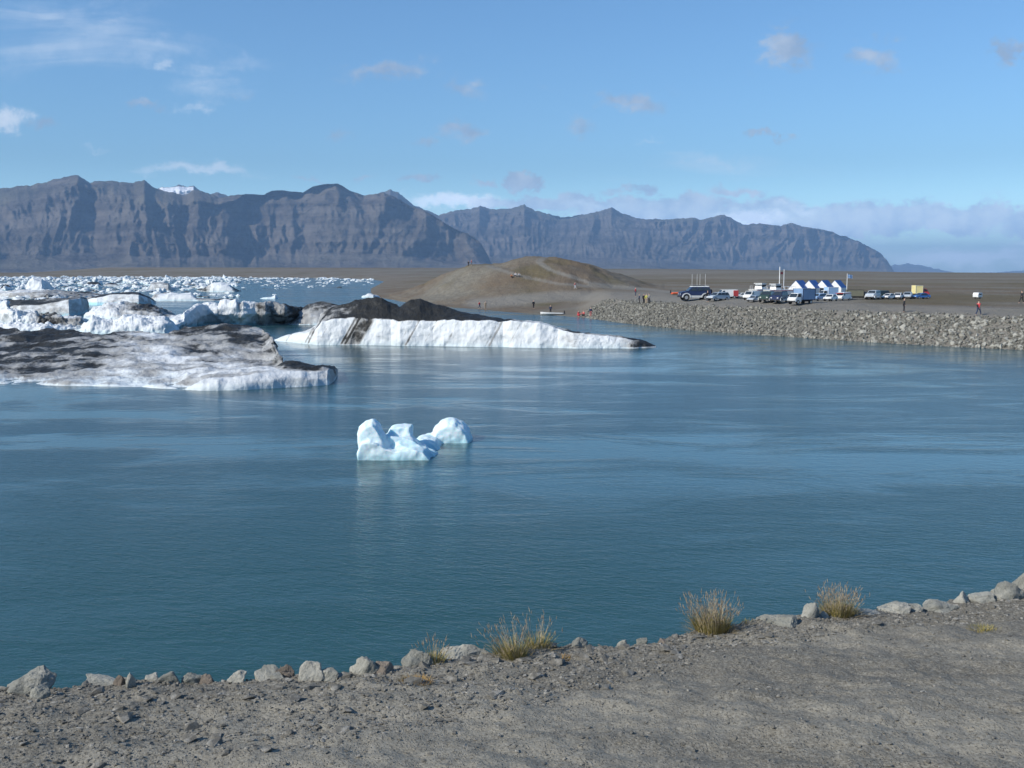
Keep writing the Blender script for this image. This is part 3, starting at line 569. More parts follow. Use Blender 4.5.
# small berg in mid channel: union of lumps, voxel remeshed
def small_berg():
    bm = bmesh.new()
    def blob(px, py, Y, w, h, dpt, rx=0, rz=0):
        x = xk(px, py) * Y; z = zat(py, Y)
        r = bmesh.ops.create_icosphere(bm, subdivisions=3, radius=1)
        mtx = Matrix.Translation((x, Y, z)) @ Euler((0, rx, rz)).to_matrix().to_4x4() @ Matrix.Diagonal((w / 2 * Y / 1000, dpt / 2, h / 2 * Y / 1000, 1))
        bmesh.ops.transform(bm, matrix=mtx, verts=r['verts'])
    def block(px, py, Y, w, h, dpt, ry=0, rz=0):
        x = xk(px, py) * Y; z = zat(py, Y)
        r = bmesh.ops.create_cube(bm, size=1)
        mtx = Matrix.Translation((x, Y, z)) @ Euler((0, ry, rz)).to_matrix().to_4x4() @ Matrix.Diagonal((w * Y / 1000, dpt, h * Y / 1000, 1))
        bmesh.ops.transform(bm, matrix=mtx, verts=r['verts'])
    d1 = dw(460); d2 = dw(443)
    def slab(Y0, Y1, pts, f0=.78, f1=.7):
        Ym = Y0 * .55 + Y1 * .45; P_ = [(xk(px, py) * Ym, zat(py, Ym)) for px, py in pts]
        cx_ = sum(p[0] for p in P_) / len(P_); zb = min(p[1] for p in P_); P_ = [(x, z if z > zb + .12 else z - .5) for x, z in P_]
        L = []
        for Y, f in ((Y0, f0), (Y0 + (Y1 - Y0) * .22, .96), (Ym, 1.0), (Y0 + (Y1 - Y0) * .8, .95), (Y1, f1)):
            L.append([bm.verts.new((cx_ + (x - cx_) * f, Y, zb + (z - zb) * f if z > zb else z)) for x, z in P_])
        n_ = len(P_); bm.faces.new(L[0]); bm.faces.new(L[-1][::-1])
        for a, c in zip(L[:-1], L[1:]):
            for k in range(n_): bm.faces.new((a[k], a[(k + 1) % n_], c[(k + 1) % n_], c[k]))
    slab(d1 - .1, d1 + 2.2, [(360, 462), (360, 447), (363, 440), (370, 437), (379, 439.5), (388, 444.5), (398, 447), (412, 445), (426, 447), (446, 460.5), (446, 463)], .97)
    slab(d1 + .8, d1 + 2.3, [(370, 458), (370, 432), (384, 434), (394, 435), (404, 435), (414, 438), (426, 446), (438, 454), (441, 460)], 1.0, .9)
    slab(d1 + .25, d1 + 1.5, [(360, 456), (360, 446), (357, 434), (360, 426), (366, 420.5), (373, 418.5), (378, 422), (382, 430), (387, 439), (392, 449), (392, 456)], .85)
    slab(d1 + .6, d1 + 1.9, [(382, 456), (386, 446), (393, 440), (400, 436.5), (409, 440), (418, 446), (426, 452), (428, 457)], .75)
    slab(d1 + 1.5, d1 + 2.7, [(380, 456), (386, 440), (388, 430), (393, 425), (404, 423.5), (412, 424.5), (412.5, 438), (420, 447), (420, 456)], .95)
    slab(d1 + 2.3, d2 + .9, [(404, 452), (410, 444), (420, 437.5), (428, 437), (436, 440), (444, 448), (444, 452)], 1.0, .9)
    slab(d2 - .1, d2 + 2.0, [(424, 445), (428, 437), (433, 432), (434, 427), (440, 421), (448, 417.5), (455, 417.5), (463, 422), (470, 430), (473, 438), (473, 446)], .8)
    blob(415, 478, d1 + 2.5, 100, 28, 3.3)
    o = bm_obj('iceberg', bm, M_ICE2)
    m = o.modifiers.new('r', 'REMESH'); m.mode = 'VOXEL'; m.voxel_size = 0.045; m.use_smooth_shade = True
    m = o.modifiers.new('s', 'SMOOTH'); m.factor = .5; m.iterations = 6
    bake(o); me = o.data
    co = np.empty(len(me.vertices) * 3, np.float32); me.vertices.foreach_get('co', co); co = co.reshape(-1, 3)
    no = np.empty(len(me.vertices) * 3, np.float32); me.vertices.foreach_get('normal', no); no = no.reshape(-1, 3)
    co2 = co + no * (0.06 * fbm(co[:, 0] * 1.6, co[:, 1] * 1.6, co[:, 2] * 1.6, 3) - .02 * np.abs(perlin(co[:, 0] * 3, co[:, 1] * 3, co[:, 2] * 3)))[:, None]
    me.vertices.foreach_set('co', co2.ravel().astype(np.float32))
    for an, av in (('dirt', np.zeros(len(co))), ('blue', .05 + .6 * sstep(.5, .0, co[:, 2]) + .35 * sstep(.0, .6, perlin(co[:, 0] * .9, co[:, 1] * .9, co[:, 2] * .9 + 3)))):
        a = me.attributes.new(an, 'FLOAT', 'POINT'); a.data.foreach_set('value', av.astype(np.float32))
    for p in me.polygons: p.use_smooth = True
    c = Vector(co2.mean(0)); c.z = 0; me.transform(Matrix.Translation(-c)); o.location = c; me.update()
    tag(o, 'small pale melting iceberg of rounded lumps alone in the middle of the channel', 'iceberg')
small_berg()

# pack ice: templates then individual floes
def floe_template(seed, tall, dirt):
    bm = bmesh.new(); bmesh.ops.create_icosphere(bm, subdivisions=4, radius=1)
    co = np.array([v.co[:] for v in bm.verts]); fc = np.array([[v.index for v in f.verts] for f in bm.faces]); bm.free()
    r = 1 + .55 * fbm(co[:, 0] * 1.3, co[:, 1] * 1.3, co[:, 2] * 1.3 + seed * 3.7, 4) + .25 * ridged(co[:, 0] * 2, co[:, 1] * 2, co[:, 2] * 2 + seed)
    V = co * r[:, None]; V[:, 2] = np.where(V[:, 2] > 0, V[:, 2] * tall, V[:, 2] * .25)
    V[:, 2] += .25 * tall * np.round(2 * perlin(V[:, 0] * 1.2, V[:, 1] * 1.2, seed)) / 2 * (V[:, 2] > .1)
    V[:, :2] /= 1.3
    dd = dirt * (1 + .9 * fbm(V[:, 0], V[:, 1], V[:, 2] * 2 + seed, 3)) * (V[:, 2] > .1)
    return V, fc, np.clip(dd, 0, 1.2)
tmpl = []
for i in range(12):
    V, fc, dd = floe_template(i * 1.9 + .3, [.5, .25, .7, .35, .22, 1.2, .4, .5, .3, .8, .25, .4][i], [0, .1, .05, .15, .3, 0, .6, .1, 1.0, 0, .5, .8][i])
    o = mesh_np('ice_floe', V, fc, M_ICE, smooth=True, attrs={'dirt': dd, 'blue': np.full(len(V), .15) + .5 * (V[:, 2] < .15)})
    me = o.data; bpy.data.objects.remove(o); tmpl.append((V, fc, dd, me))
def cover(px, py):                      # how full of ice the lagoon is there
    a = np.interp(px, [-200, 180, 235, 260, 330, 372, 384], [1, 1, .95, .9, .85, .6, 0])
    if py > 284: a *= np.interp(px, [0, 150, 235, 265, 400], [1, .9, .5, .28, .05])
    if py > 290: a *= np.interp(px, [0, 100, 200], [.9, .6, .2])
    if 240 < px and 281 < py < 284.5: a *= .55
    return a
cand = []
tries = 0
while len(cand) < 3000 and tries < 60000:
    tries += 1
    py = 277.6 + 26 * random.random() ** 2.0; px = random.uniform(-160, 386)
    if random.random() > cover(px, py): continue
    if py > 299 and px > 90: continue
    x, y = gp(px, py)
    cand.append((px, py, x, y))
pos_xy = np.array([(c[2], c[3]) for c in cand]); okm = sdist(pos_xy[:, 0], pos_xy[:, 1]) < -4
cand = [c for c, k in zip(cand, okm) if k]
fl = []
for (px, py, x, y) in cand:
    wpx = random.choice([3, 4, 5, 6, 7, 9, 12]) * (.6 + .05 * (py - 277)) * .8 if px < 240 else random.choice([1.5, 2, 3, 4, 5, 7]) * .9
    w = wpx * y / 1000; k = random.choices(range(12), [3, 3, 2, 3, 2.5, .6, 1.2, 3, 1.0, 1.0, 1.5, .9])[0]
    sz = w / 2 * random.uniform(.7, 1.1) * (1.0 if px < 240 else .8)
    sz = min(sz, 3.6 * y / 1000)
    fl.append((x, y, w / 2, w / 2 * random.uniform(.6, 1.2), sz, random.uniform(0, 6.28), k, wpx * (sz * 1000 / y)))
fl.sort(key=lambda f: -f[7])
inview = [f for f in fl if abs(f[0] / f[1]) < .515]; outv = [f for f in fl if abs(f[0] / f[1]) >= .515]
indiv, rest = inview[:275], inview[275:] + outv
names = {5: 'steep pointed floe of white ice in the pack before the far brown shore', 6: 'grey dirt-streaked ice floe in the pack before the far brown shore', 8: 'black ash-covered ice floe in the pack before the far brown shore', 10: 'pale grey ice floe in the pack before the far brown shore', 11: 'dark grey ice floe in the pack before the far brown shore'}
for f in indiv:
    o = link(bpy.data.objects.new('ice_floe', tmpl[f[6]][3])); o.location = (f[0], f[1], 0); o.scale = (f[2], f[3], f[4]); o.rotation_euler = (0, 0, f[5])
    ppx = 512 + 1000 * f[0] / f[1]; ppy = 272.5 + 8000 / f[1]
    kind_ = {5: 'steep pointed white', 6: 'dirt-streaked grey', 8: 'black ash-covered', 10: 'flat pale grey', 11: 'dark grey', 4: 'flat dirty white', 9: 'tall white', 2: 'blocky white'}.get(f[6], 'low white')
    zone = 'at the left end of the lagoon' if ppx < 60 else 'left of the tall tabular floes' if ppx < 120 else 'above the rounded dirty iceberg' if ppx < 180 else 'near the peaked dark-based iceberg' if ppx < 245 else 'over the open water' if ppx < 310 else 'towards the foot of the brown hill'
    if ppx < 120 and ppx >= 60: zone = 'above the black-capped blue iceberg'
    row_ = 'along the far shore' if ppy < 281 else 'in mid pack' if ppy < 287 else 'in the nearest rows'
    tag(o, ('big ' if f[7] > 16 else '') + kind_ + ' floe ' + zone + ', ' + row_, 'ice floe', 'ice floes packed together before the far shore')
def merge(parts, attrs=False):
    Vs, Fs, As, n = [], [], [], 0
    for (V, fc, dd), (x, y, z), sc, M3 in parts:
        Q = (V * sc) @ M3.T + np.array([x, y, z]); Vs.append(Q); Fs.append(fc + n); n += len(V); As.append(dd)
    return np.vstack(Vs), np.vstack(Fs), np.concatenate(As)
def rz3(a): c, s = math.cos(a), math.sin(a); return np.array([[c, -s, 0], [s, c, 0], [0, 0, 1]])
def low_template(seed, tall, dirt):
    bm = bmesh.new(); bmesh.ops.create_icosphere(bm, subdivisions=2, radius=1)
    co = np.array([v.co[:] for v in bm.verts]); fc = np.array([[v.index for v in f.verts] for f in bm.faces]); bm.free()
    r = 1 + .5 * fbm(co[:, 0] * 1.5, co[:, 1] * 1.5, co[:, 2] * 1.5 + seed * 3.7, 3); V = co * r[:, None]; V[:, 2] *= tall
    return V, fc, np.full(len(V), dirt)
low = [low_template(i, [.5, .3, .8, .4, .6, .4][i], [0, .05, 0, .5, 0, .9][i]) for i in range(6)]
V, fc, dd = merge([(low[random.choices(range(6), [3, 3, 2, .8, 2, .5])[0]], (f[0], f[1], -.05), np.array([f[2], f[3], f[4]]), rz3(f[5])) for f in rest])
o = mesh_np('pack_ice', V, fc, M_ICE, smooth=False, attrs={'dirt': dd, 'blue': np.full(len(V), .2)}); tag(o, 'field of small broken white ice pieces crowding the far lagoon', 'pack ice', kind='stuff')

# ------------------------------------------------------------------ rocks
def hull_rock(seed, n=26, sub=0, flat=1.0, noise=.06):
    r = np.random.default_rng(seed); p = r.normal(size=(n, 3)); p /= np.linalg.norm(p, axis=1)[:, None]; p *= r.uniform(.75, 1.0, n)[:, None]
    p[:, 2] *= flat
    bm = bmesh.new()
    for q in p: bm.verts.new(q)
    h = bmesh.ops.convex_hull(bm, input=bm.verts)
    bmesh.ops.delete(bm, geom=[v for v in bm.verts if not v.link_faces], context='VERTS')
    if sub:
        bmesh.ops.bevel(bm, geom=bm.edges[:] , offset=.05, segments=1, affect='EDGES')
        bmesh.ops.triangulate(bm, faces=bm.faces[:])
        for _ in range(sub): bmesh.ops.subdivide_edges(bm, edges=[e for e in bm.edges if e.calc_length() > .12], cuts=1, use_grid_fill=True)
        bmesh.ops.triangulate(bm, faces=bm.faces[:])
    bmesh.ops.recalc_face_normals(bm, faces=bm.faces[:]); bm.verts.index_update()
    V = np.array([v.co[:] for v in bm.verts]); bmesh.ops.triangulate(bm, faces=bm.faces[:])
    fc = np.array([[v.index for v in f.verts] for f in bm.faces]); bm.free()
    if noise:
        nn = V / np.linalg.norm(V, axis=1)[:, None]; V = V + nn * (noise * fbm(V[:, 0] * 2, V[:, 1] * 2, V[:, 2] * 2 + seed, 5, 2.1, .6))[:, None]
    return V, fc
rips = [hull_rock(100 + i, 15, 0, .8, 0) for i in range(10)]
rip_me = []
for V, fc in rips:
    o = mesh_np('boulder', V, fc, M_RIP); rip_me.append(o.data); bpy.data.objects.remove(o)
st = []
seg = SHa[:11]
for _ in range(17000):
    i = random.choices(range(1, 10), [np.hypot(*(seg[j + 1] - seg[j])) for j in range(1, 10)])[0]
    a, c = seg[i], seg[i + 1]; e = c - a; L = np.hypot(*e); nrm = np.array([-e[1], e[0]]) / L
    if nrm[1] < 0: nrm = -nrm
    q = a + e * random.random() + nrm * random.uniform(-.5, 7.3)
    st.append((q[0], q[1]))
sa = np.array(st); za, ssx, ua, _ = terrain(sa[:, 0], sa[:, 1])
stones = []
for (x, y), z, s_, u_ in zip(sa, za, ssx, ua):
    if s_ < -.6 or s_ > 7.4 or u_ < 588: continue
    if s_ > 6.4 and random.random() < .75: continue
    if u_ > 1100 and random.random() < .5: continue
    r = random.choice([.13, .16, .18, .22, .26, .32, .40]) * (1 if s_ < 6.4 else .6)
    stones.append((x, y, z + r * .1, r, r / y, u_))
vis = sorted([q for q in stones if q[5] < 1022], key=lambda q: -q[4]); rest = vis[280:] + [q for q in stones if q[5] >= 1022]
def rrot(): return np.array(Euler((random.uniform(0, 6.28), random.uniform(0, 6.28), random.uniform(0, 6.28))).to_matrix())
for q in vis[:280]:
    o = link(bpy.data.objects.new('boulder', random.choice(rip_me))); o.location = q[:3]; o.rotation_euler = [random.uniform(0, 6.28) for _ in range(3)]
    o.scale = (q[3] * random.uniform(.8, 1.3), q[3] * random.uniform(.8, 1.2), q[3] * random.uniform(.7, 1))
    lv = 'at the waterline' if q[2] < .7 else 'halfway up the slope' if q[2] < 2.4 else 'along the crest'
    zn = 'below the car park' if q[5] < 800 else 'below the right-hand cars' if q[5] < 900 else 'between the two walkers' if q[5] < 965 else 'at the far right'
    tag(o, ('large ' if q[3] > .4 else '') + 'angular embankment boulder ' + lv + ', ' + zn, 'boulder', 'boulders of the embankment across the channel')
V, fc, dd = merge([((*random.choice(rips), np.zeros(1)), q[:3], np.array([q[3] * random.uniform(.8, 1.3), q[3], q[3] * .85]), rrot()) for q in rest])
tag(mesh_np('riprap', V, fc, M_RIP), 'mass of grey stones armouring the far embankment', 'riprap', kind='stuff')

# ------------------------------------------------------------------ the near bank
edge_px = [(0, 690), (60, 688), (100, 683), (200, 679), (300, 676), (350, 674), (400, 668), (470, 656), (560, 646), (640, 640), (700, 630), (760, 623), (820, 614), (880, 608), (940, 602), (1000, 594), (1024, 588)]
def bankpt(px, py):
    s_ = slope(py); Y = (5.4 - EYE) / (s_ + .1); return xk(px, py) * Y, Y
EX, EY = zip(*[bankpt(*p) for p in edge_px])
EX = (-60, -20) + EX + (20, 60); EY = (EY[0] - 8, EY[0] - 2.5) + EY + (EY[-1] + 5.5, EY[-1] + 16)
def bank_z(x, y):
    ye = np.interp(x, EX, EY) + .10 * fbm(x * 1.1, 5.0, 0, 4)
    z = 5.4 - .1 * y + .18 * np.clip(5 - y, 0, 5)
    z = z + .05 * fbm(x * .5, y * .9, 1, 3) + .030 * fbm(x * 2.2, y * 3.0, 2, 5, 2.1, .6)
    rut = np.sin((y - .38 * x) * 3.0 + 1.4 * perlin(x * .25, y * .25)) * sstep(.0, .5, perlin(x * .2 + 4, y * .35))
    z = z + .012 * rut
    over = y - ye
    drop = np.where(over > 0, np.clip(over * .75 + .15 * np.clip(over * 5, 0, 1), 0, 7), 0)
    return z - drop, over
def axis(lo, a, b_, hi, f, nco):
    return np.concatenate([np.linspace(lo, a, nco)[:-1], np.arange(a, b_, f), np.linspace(b_, hi, nco)])
ax = axis(-60, -6.5, 9, 60, .035, 60); ay = axis(-25, 5.6, 14.5, 40, .035, 50)
BX, BY = np.meshgrid(ax, ay); BZ, OV = bank_z(BX, BY)
BZ = BZ + .006 * fbm(BX * 14, BY * 14, 3, 3, 2.1, .7) * (OV < .5)
tag(mesh_np('bank', np.stack([BX, BY, BZ], -1).reshape(-1, 3), grid_faces(*BX.shape), M_BANK, smooth=True), kind='structure')
def bz(x, y): return float(bank_z(np.array([x]), np.array([y]))[0][0])

pebs = [hull_rock(300 + i, 12, 0, .75, 0) for i in range(8)]
def peb_parts(n, fn, rs):
    out_ = []
    while len(out_) < n:
        x, y, r = fn()
        if abs(x / y) > .62: continue
        out_.append((x, y, r * rs))
    A = np.array(out_); z, ov = bank_z(A[:, 0], A[:, 1]); P_ = []
    for (x, y, r), zz, o_ in zip(out_, z, ov):
        if o_ > .25: continue
        P_.append(((*random.choice(pebs), np.zeros(1)), (x, y, zz + r * .12), np.array([r * random.uniform(.8, 1.4), r, r * random.uniform(.5, .8)]), rz3(random.uniform(0, 6.28))))
    return P_
def near_edge():
    x = random.uniform(-6.5, 9.5); ye = np.interp(x, EX, EY)
    wd_ = np.interp(x, [-5, 0, 2, 5, 8], [1.5, 1.2, .6, .7, 1.6])
    return x, ye + .15 - wd_ * 1.5 * random.random() ** 1.7, random.choice([.006, .008, .01, .012, .014, .016, .02, .026, .036])
def anywhere():
    y = random.uniform(6.2, 13.5); return random.uniform(-.6, .6) * y, y, random.choice([.005, .007, .008, .01, .012, .018, .03])
PP = peb_parts(24000, near_edge, .72) + peb_parts(10000, anywhere, .75) + peb_parts(520, near_edge, 2.3)
V, fc, dd = merge(PP)
tag(mesh_np('gravel', V, fc, M_PEB), 'loose grey gravel and pebbles strewn over the near bank', 'gravel', kind='stuff')

GRP = 'stones lining the edge of the near bank'
near_rocks = [  # px, base row, width, height (px), material, label, upright/flat
 (27, 690, 50, 24, 0, 'largest pale angular stone at the far left end of the near bank', 1), (38, 700, 24, 13, 0, 'pale rounded stone half buried in front of the largest left stone', 1),
 (97, 685, 36, 11, 0, 'flat grey slab of stone with a straight top, third stone from the left', 0), (119, 685, 13, 13, 1, 'small dark stone wedged beside the upright one', 1), (130, 686, 11, 18, 0, 'narrow upright stone standing right of the flat slab', 2),
 (152, 681, 14, 7, 0, 'small low grey stone just right of the upright one', 1), (168, 681, 22, 12, 0, 'grey stone leaning up to the right, left quarter of the bank', 1), (191, 679, 20, 11, 0, 'pale blunt stone between two darker gaps on the left bank', 1), (207, 679, 16, 11, 1, 'dark brownish stone on the left bank, against the pale blunt one', 1),
 (233, 679, 24, 13, 0, 'rounded pale grey stone standing alone on the left bank', 1), (266, 678, 26, 14, 0, 'pale stone touching a brown one at the water edge', 1), (285, 677, 18, 15, 1, 'rusty brown stone between two pale ones', 1), (276, 679, 13, 8, 0, 'small whitish stone in front of the rusty brown one', 1),
 (310, 680, 26, 20, 0, 'tall sloping pale stone right of the rusty brown one', 1), (326, 680, 24, 13, 0, 'lower shoulder stone against the tall sloping pale stone', 1), (364, 676, 30, 21, 0, 'speckled grey stone with a sharp left corner, left of the small grass', 1), (380, 676, 26, 12, 1, 'dark low stone behind the speckled grey one', 1),
 (418, 668, 32, 21, 0, 'grey boulder behind the small grass tuft', 1), (463, 656, 58, 16, 0, 'long smooth grey boulder left of the tall wispy grass', 0), (577, 645, 20, 11, 0, 'pale oval stone right of the tall wispy grass', 1), (622, 641, 11, 7, 0, 'small pale stone, left one of a pair at the bank edge', 1), (642, 640, 12, 7, 0, 'small pale stone, right one of a pair at the bank edge', 1), (663, 640, 14, 6, 1, 'low brownish stone before the bushiest grass tuft', 1),
 (781, 626, 44, 13, 0, 'flat pale slab of stone between the two right grass tufts', 0), (811, 622, 21, 18, 0, 'whitish rounded stone just left of the rightmost grass tuft', 1), (824, 620, 14, 10, 0, 'small pale stone under the rightmost grass tuft', 1),
 (868, 613, 30, 8, 0, 'low flat stone right of the rightmost grass tuft', 0), (897, 611, 28, 13, 0, 'rounded pale boulder, first of the larger stones on the right bank', 1), (915, 610, 16, 9, 0, 'small grey stone beside the rounded pale boulder on the right bank', 1), (942, 607, 44, 14, 0, 'long sloping pale boulder on the right bank', 0),
 (964, 602, 22, 14, 0, 'knobbly stone above the long sloping boulder', 1), (984, 600, 30, 13, 0, 'wide grey boulder left of the biggest right boulder', 0), (1010, 598, 38, 24, 0, 'biggest pale boulder on the right bank, near the picture edge', 1), (1034, 590, 40, 26, 0, 'pale boulder cut off by the right edge of the picture', 1)]
for i, (px, py, w, h, mt_, lb, kind) in enumerate(near_rocks):
    x, y = bankpt(px, py); V, fc = hull_rock(500 + i, [12, 14, 10][kind] + i % 3, 3, 1.0, .09)
    V = V - [V[:, 0].mean(), V[:, 1].mean(), 0]; ex = V.max(0) - V.min(0)
    W_, H_ = w * y / 1000, h * y / 1000
    V = V / ex * [W_ * 1.12, W_ * (.8 if kind != 2 else 1.1), H_ * 1.9]; V[:, 2] -= V[:, 2].max() - H_ * (.86 if i < 23 else .74)
    if kind == 0: V[:, 2] = np.minimum(V[:, 2], H_ * (.8 + .2 * fbm(V[:, 0] * 4, V[:, 1] * 4, i, 3)))
    o = mesh_np('stone', V, fc, [M_ROCK, M_BROWNROCK][mt_], smooth=False); o.location = (x, y + W_ * .15, bz(x, min(y, np.interp(x, EX, EY) - .05)))
    tag(o, lb, 'stone', GRP)

# grass tufts
def blade_mat(name, a, c2):
    m, t, b = newmat(name); pos = t.n('ShaderNodeNewGeometry').outputs['Position']
    t.set(b.inputs['Base Color'], t.mix(t.mr(t.noise(pos, 45, 2), .35, .65), a, c2)); b.inputs['Roughness'].default_value = .7
    b.inputs['Specular IOR Level'].default_value = .2
    return m
M_DEAD = blade_mat('dead_grass', (0.30, 0.22, 0.10), (0.44, 0.35, 0.19)); M_GREENB = blade_mat('grass_blade', (0.17, 0.165, 0.045), (0.36, 0.29, 0.11)); M_STRAW = blade_mat('grass_stem', (0.36, 0.29, 0.17), (0.50, 0.42, 0.28)); M_SEED = blade_mat('seed_head', (0.17, 0.135, 0.095), (0.33, 0.275, 0.20)); M_RUST = blade_mat('rusty_grass', (0.26, 0.15, 0.05), (0.36, 0.25, 0.09))
def blades(n, base_r, h, spread, w, lean=0.0, sx=1.0):
    Vs, Fs, tips = [], [], []; k = 0
    for _ in range(n):
        a = random.uniform(0, 6.28); r = base_r * math.sqrt(random.random()); p0 = np.array([math.cos(a) * r * sx, math.sin(a) * r, -.02])
        hh = h * random.uniform(.45, 1.0); d = np.array([math.cos(a) * (r / base_r) * spread + random.gauss(0, .08) + lean, math.sin(a) * (r / base_r) * spread + random.gauss(0, .08), 1]); d /= np.linalg.norm(d)
        cur = random.uniform(.05, .55) * hh; side = np.array([math.cos(a + 1.57 + random.gauss(0, .6)), math.sin(a + 1.57), 0]) * w * random.uniform(.7, 1.3) / 2
        for s_ in range(5):
            tt = s_ / 4; c = p0 + d * hh * tt + np.array([d[0], d[1], -.35]) * cur * tt * tt * 1.5
            ww = side * (1 - .85 * tt); Vs += [c - ww, c + ww]
            if s_: Fs.append([k + 2 * s_ - 2, k + 2 * s_ - 1, k + 2 * s_ + 1, k + 2 * s_])
        tips.append((c, d)); k += 10
    return np.array(Vs), np.array(Fs), tips
def seed_heads(tips, L, w):
    Vs, Fs = [], []; k = 0
    for c, d in tips:
        dd_ = d + np.array([random.gauss(0, .25), random.gauss(0, .25), -.1]); dd_ /= np.linalg.norm(dd_); s_ = np.cross(dd_, [random.random(), random.random(), .2]); s_ /= np.linalg.norm(s_); s2 = np.cross(dd_, s_)
        l = L * random.uniform(.6, 1.2)
        Vs += [c - dd_ * l * .2, c + s_ * w + dd_ * l * .25, c + s2 * w + dd_ * l * .25, c - s_ * w + dd_ * l * .25, c - s2 * w + dd_ * l * .25, c + dd_ * l * .8]
        for a, b2 in ((1, 2), (2, 3), (3, 4), (4, 1)): Fs += [[k, k + a, k + b2], [k + 5, k + b2, k + a]]
        k += 6
    return np.array(Vs), np.array(Fs)
def tuft(px, py, wpx, hpx, label, nb, ns, rusty=False, lean=0.0, back=0.0):
    x, y = bankpt(px, py); h = hpx * y / 1000; w = wpx * y / 1000; ye = np.interp(x, EX, EY)
    y = min(y, ye + back)
    root = empty('grass_tuft', (x, y, bz(x, min(y, ye - .03))))
    nb = int(nb * 1.35); ns = int(ns * 1.3)
    V, Fq, _ = blades(nb, w * .32, h * .55 if ns else h, .42, .006, lean, 1.2)
    mesh_np('blades', V, Fq, M_RUST if rusty else M_GREENB, root)
    if ns:
        V, Fq, _ = blades(nb // 3, w * .42, h * .38, 1.3, .007, lean, 1.2); mesh_np('dead_blades', V, Fq, M_DEAD, root)
        V, Fq, tips = blades(ns, w * .30, h * .95, .32, .0042, lean * 1.3, 1.2); stm = mesh_np('stems', V, Fq, M_STRAW, root)
        V2, F2 = seed_heads(tips, .06, .0042); tmp = mesh_np('heads', V2, F2, M_SEED)
        bm = bmesh.new(); bm.from_mesh(stm.data); n_f = len(bm.faces); bm.from_mesh(tmp.data); bm.faces.ensure_lookup_table()
        for f_ in bm.faces[n_f:]: f_.material_index = 1
        bm.to_mesh(stm.data); bm.free(); stm.data.materials.append(M_SEED); bpy.data.objects.remove(tmp)
    tag(root, label, 'grass tuft', 'grass tufts along the edge of the near bank'); return root
tuft(512, 656, 34, 50, 'tall wispy grass tuft with thin stalks leaning left, left of centre on the bank edge', 330, 85, lean=-.14)
tuft(538, 648, 30, 42, 'loose clump of thin grass stalks at the right foot of the wispy tuft', 130, 30, lean=.04)
tuft(712, 630, 42, 44, 'densest and tallest straw-coloured grass tuft, against the blue water', 620, 270, lean=-.06)
tuft(838, 616, 40, 34, 'shorter reddish-topped grass tuft, the rightmost upright one', 460, 190, lean=-.02)
tuft(434, 664, 30, 26, 'small sparse grass tuft growing against a grey boulder', 150, 35)
tuft(415, 684, 46, 9, 'low rusty mat of grass on the gravel below the boulders', 380, 0, True)
tuft(562, 655, 24, 8, 'tiny orange-brown grass patch right of the wispy tuft', 160, 0, True)
tuft(984, 628, 38, 9, 'flat yellow-green grass patch on the gravel at the right', 420, 0)
tuft(286, 672, 14, 12, 'little dry brown grass sprig among stones at left', 90, 8, True)
tuft(745, 622, 16, 8, 'low green sprig beside the densest grass tuft', 80, 0)

# ------------------------------------------------------------------ vehicles
def box(bm, x0, x1, y0, y1, z0, z1, tx=0.0, ty=0.0):
    vs = [bm.verts.new(p) for p in ((x0, y0, z0), (x1, y0, z0), (x1, y1, z0), (x0, y1, z0), (x0 + tx, y0 + ty, z1), (x1 - tx, y0 + ty, z1), (x1 - tx, y1 - ty, z1), (x0 + tx, y1 - ty, z1))]
    for f in ((0, 3, 2, 1), (4, 5, 6, 7), (0, 1, 5, 4), (1, 2, 6, 5), (2, 3, 7, 6), (3, 0, 4, 7)): bm.faces.new([vs[i] for i in f])
def extr(bm, prof, y0, y1, inset=0.0, zin=9e9):
    """side profile (x,z) extruded across the width; above zin the sides lean in"""
    a = [bm.verts.new((x, y0 + (inset if z > zin else 0), z)) for x, z in prof]; c = [bm.verts.new((x, y1 - (inset if z > zin else 0), z)) for x, z in prof]
    n = len(prof); bm.faces.new(a); bm.faces.new(c[::-1])
    for i in range(n): bm.faces.new((a[i], c[i], c[(i + 1) % n], a[(i + 1) % n]))
def cyl(bm, p, r, L, ax_='y', seg=18):
    rt = Euler((R(90), 0, 0)).to_matrix().to_4x4() if ax_ == 'y' else (Euler((0, R(90), 0)).to_matrix().to_4x4() if ax_ == 'x' else Matrix())
    bmesh.ops.create_cone(bm, cap_ends=True, segments=seg, radius1=r, radius2=r, depth=L, matrix=Matrix.Translation(p) @ rt)
def B(): return bmesh.new()
def bev(bm, o=.04, seg=2):
    bmesh.ops.bevel(bm, geom=bm.edges[:], offset=o, segments=seg, affect='EDGES', clamp_overlap=True); return bm
def wheels(root, xs, half, r, w=.24):
    for x in xs:
        for s_ in (-1, 1):
            bm = B(); cyl(bm, (x, s_ * (half - w / 2), r), r, w); bev(bm, .03, 1); wh = bm_obj('wheel', bm, M_TYRE, root)
            bm = B(); cyl(bm, (x, s_ * (half + .008), r), r * .55, .05); bm_obj('rim', bm, M_RIM, wh)
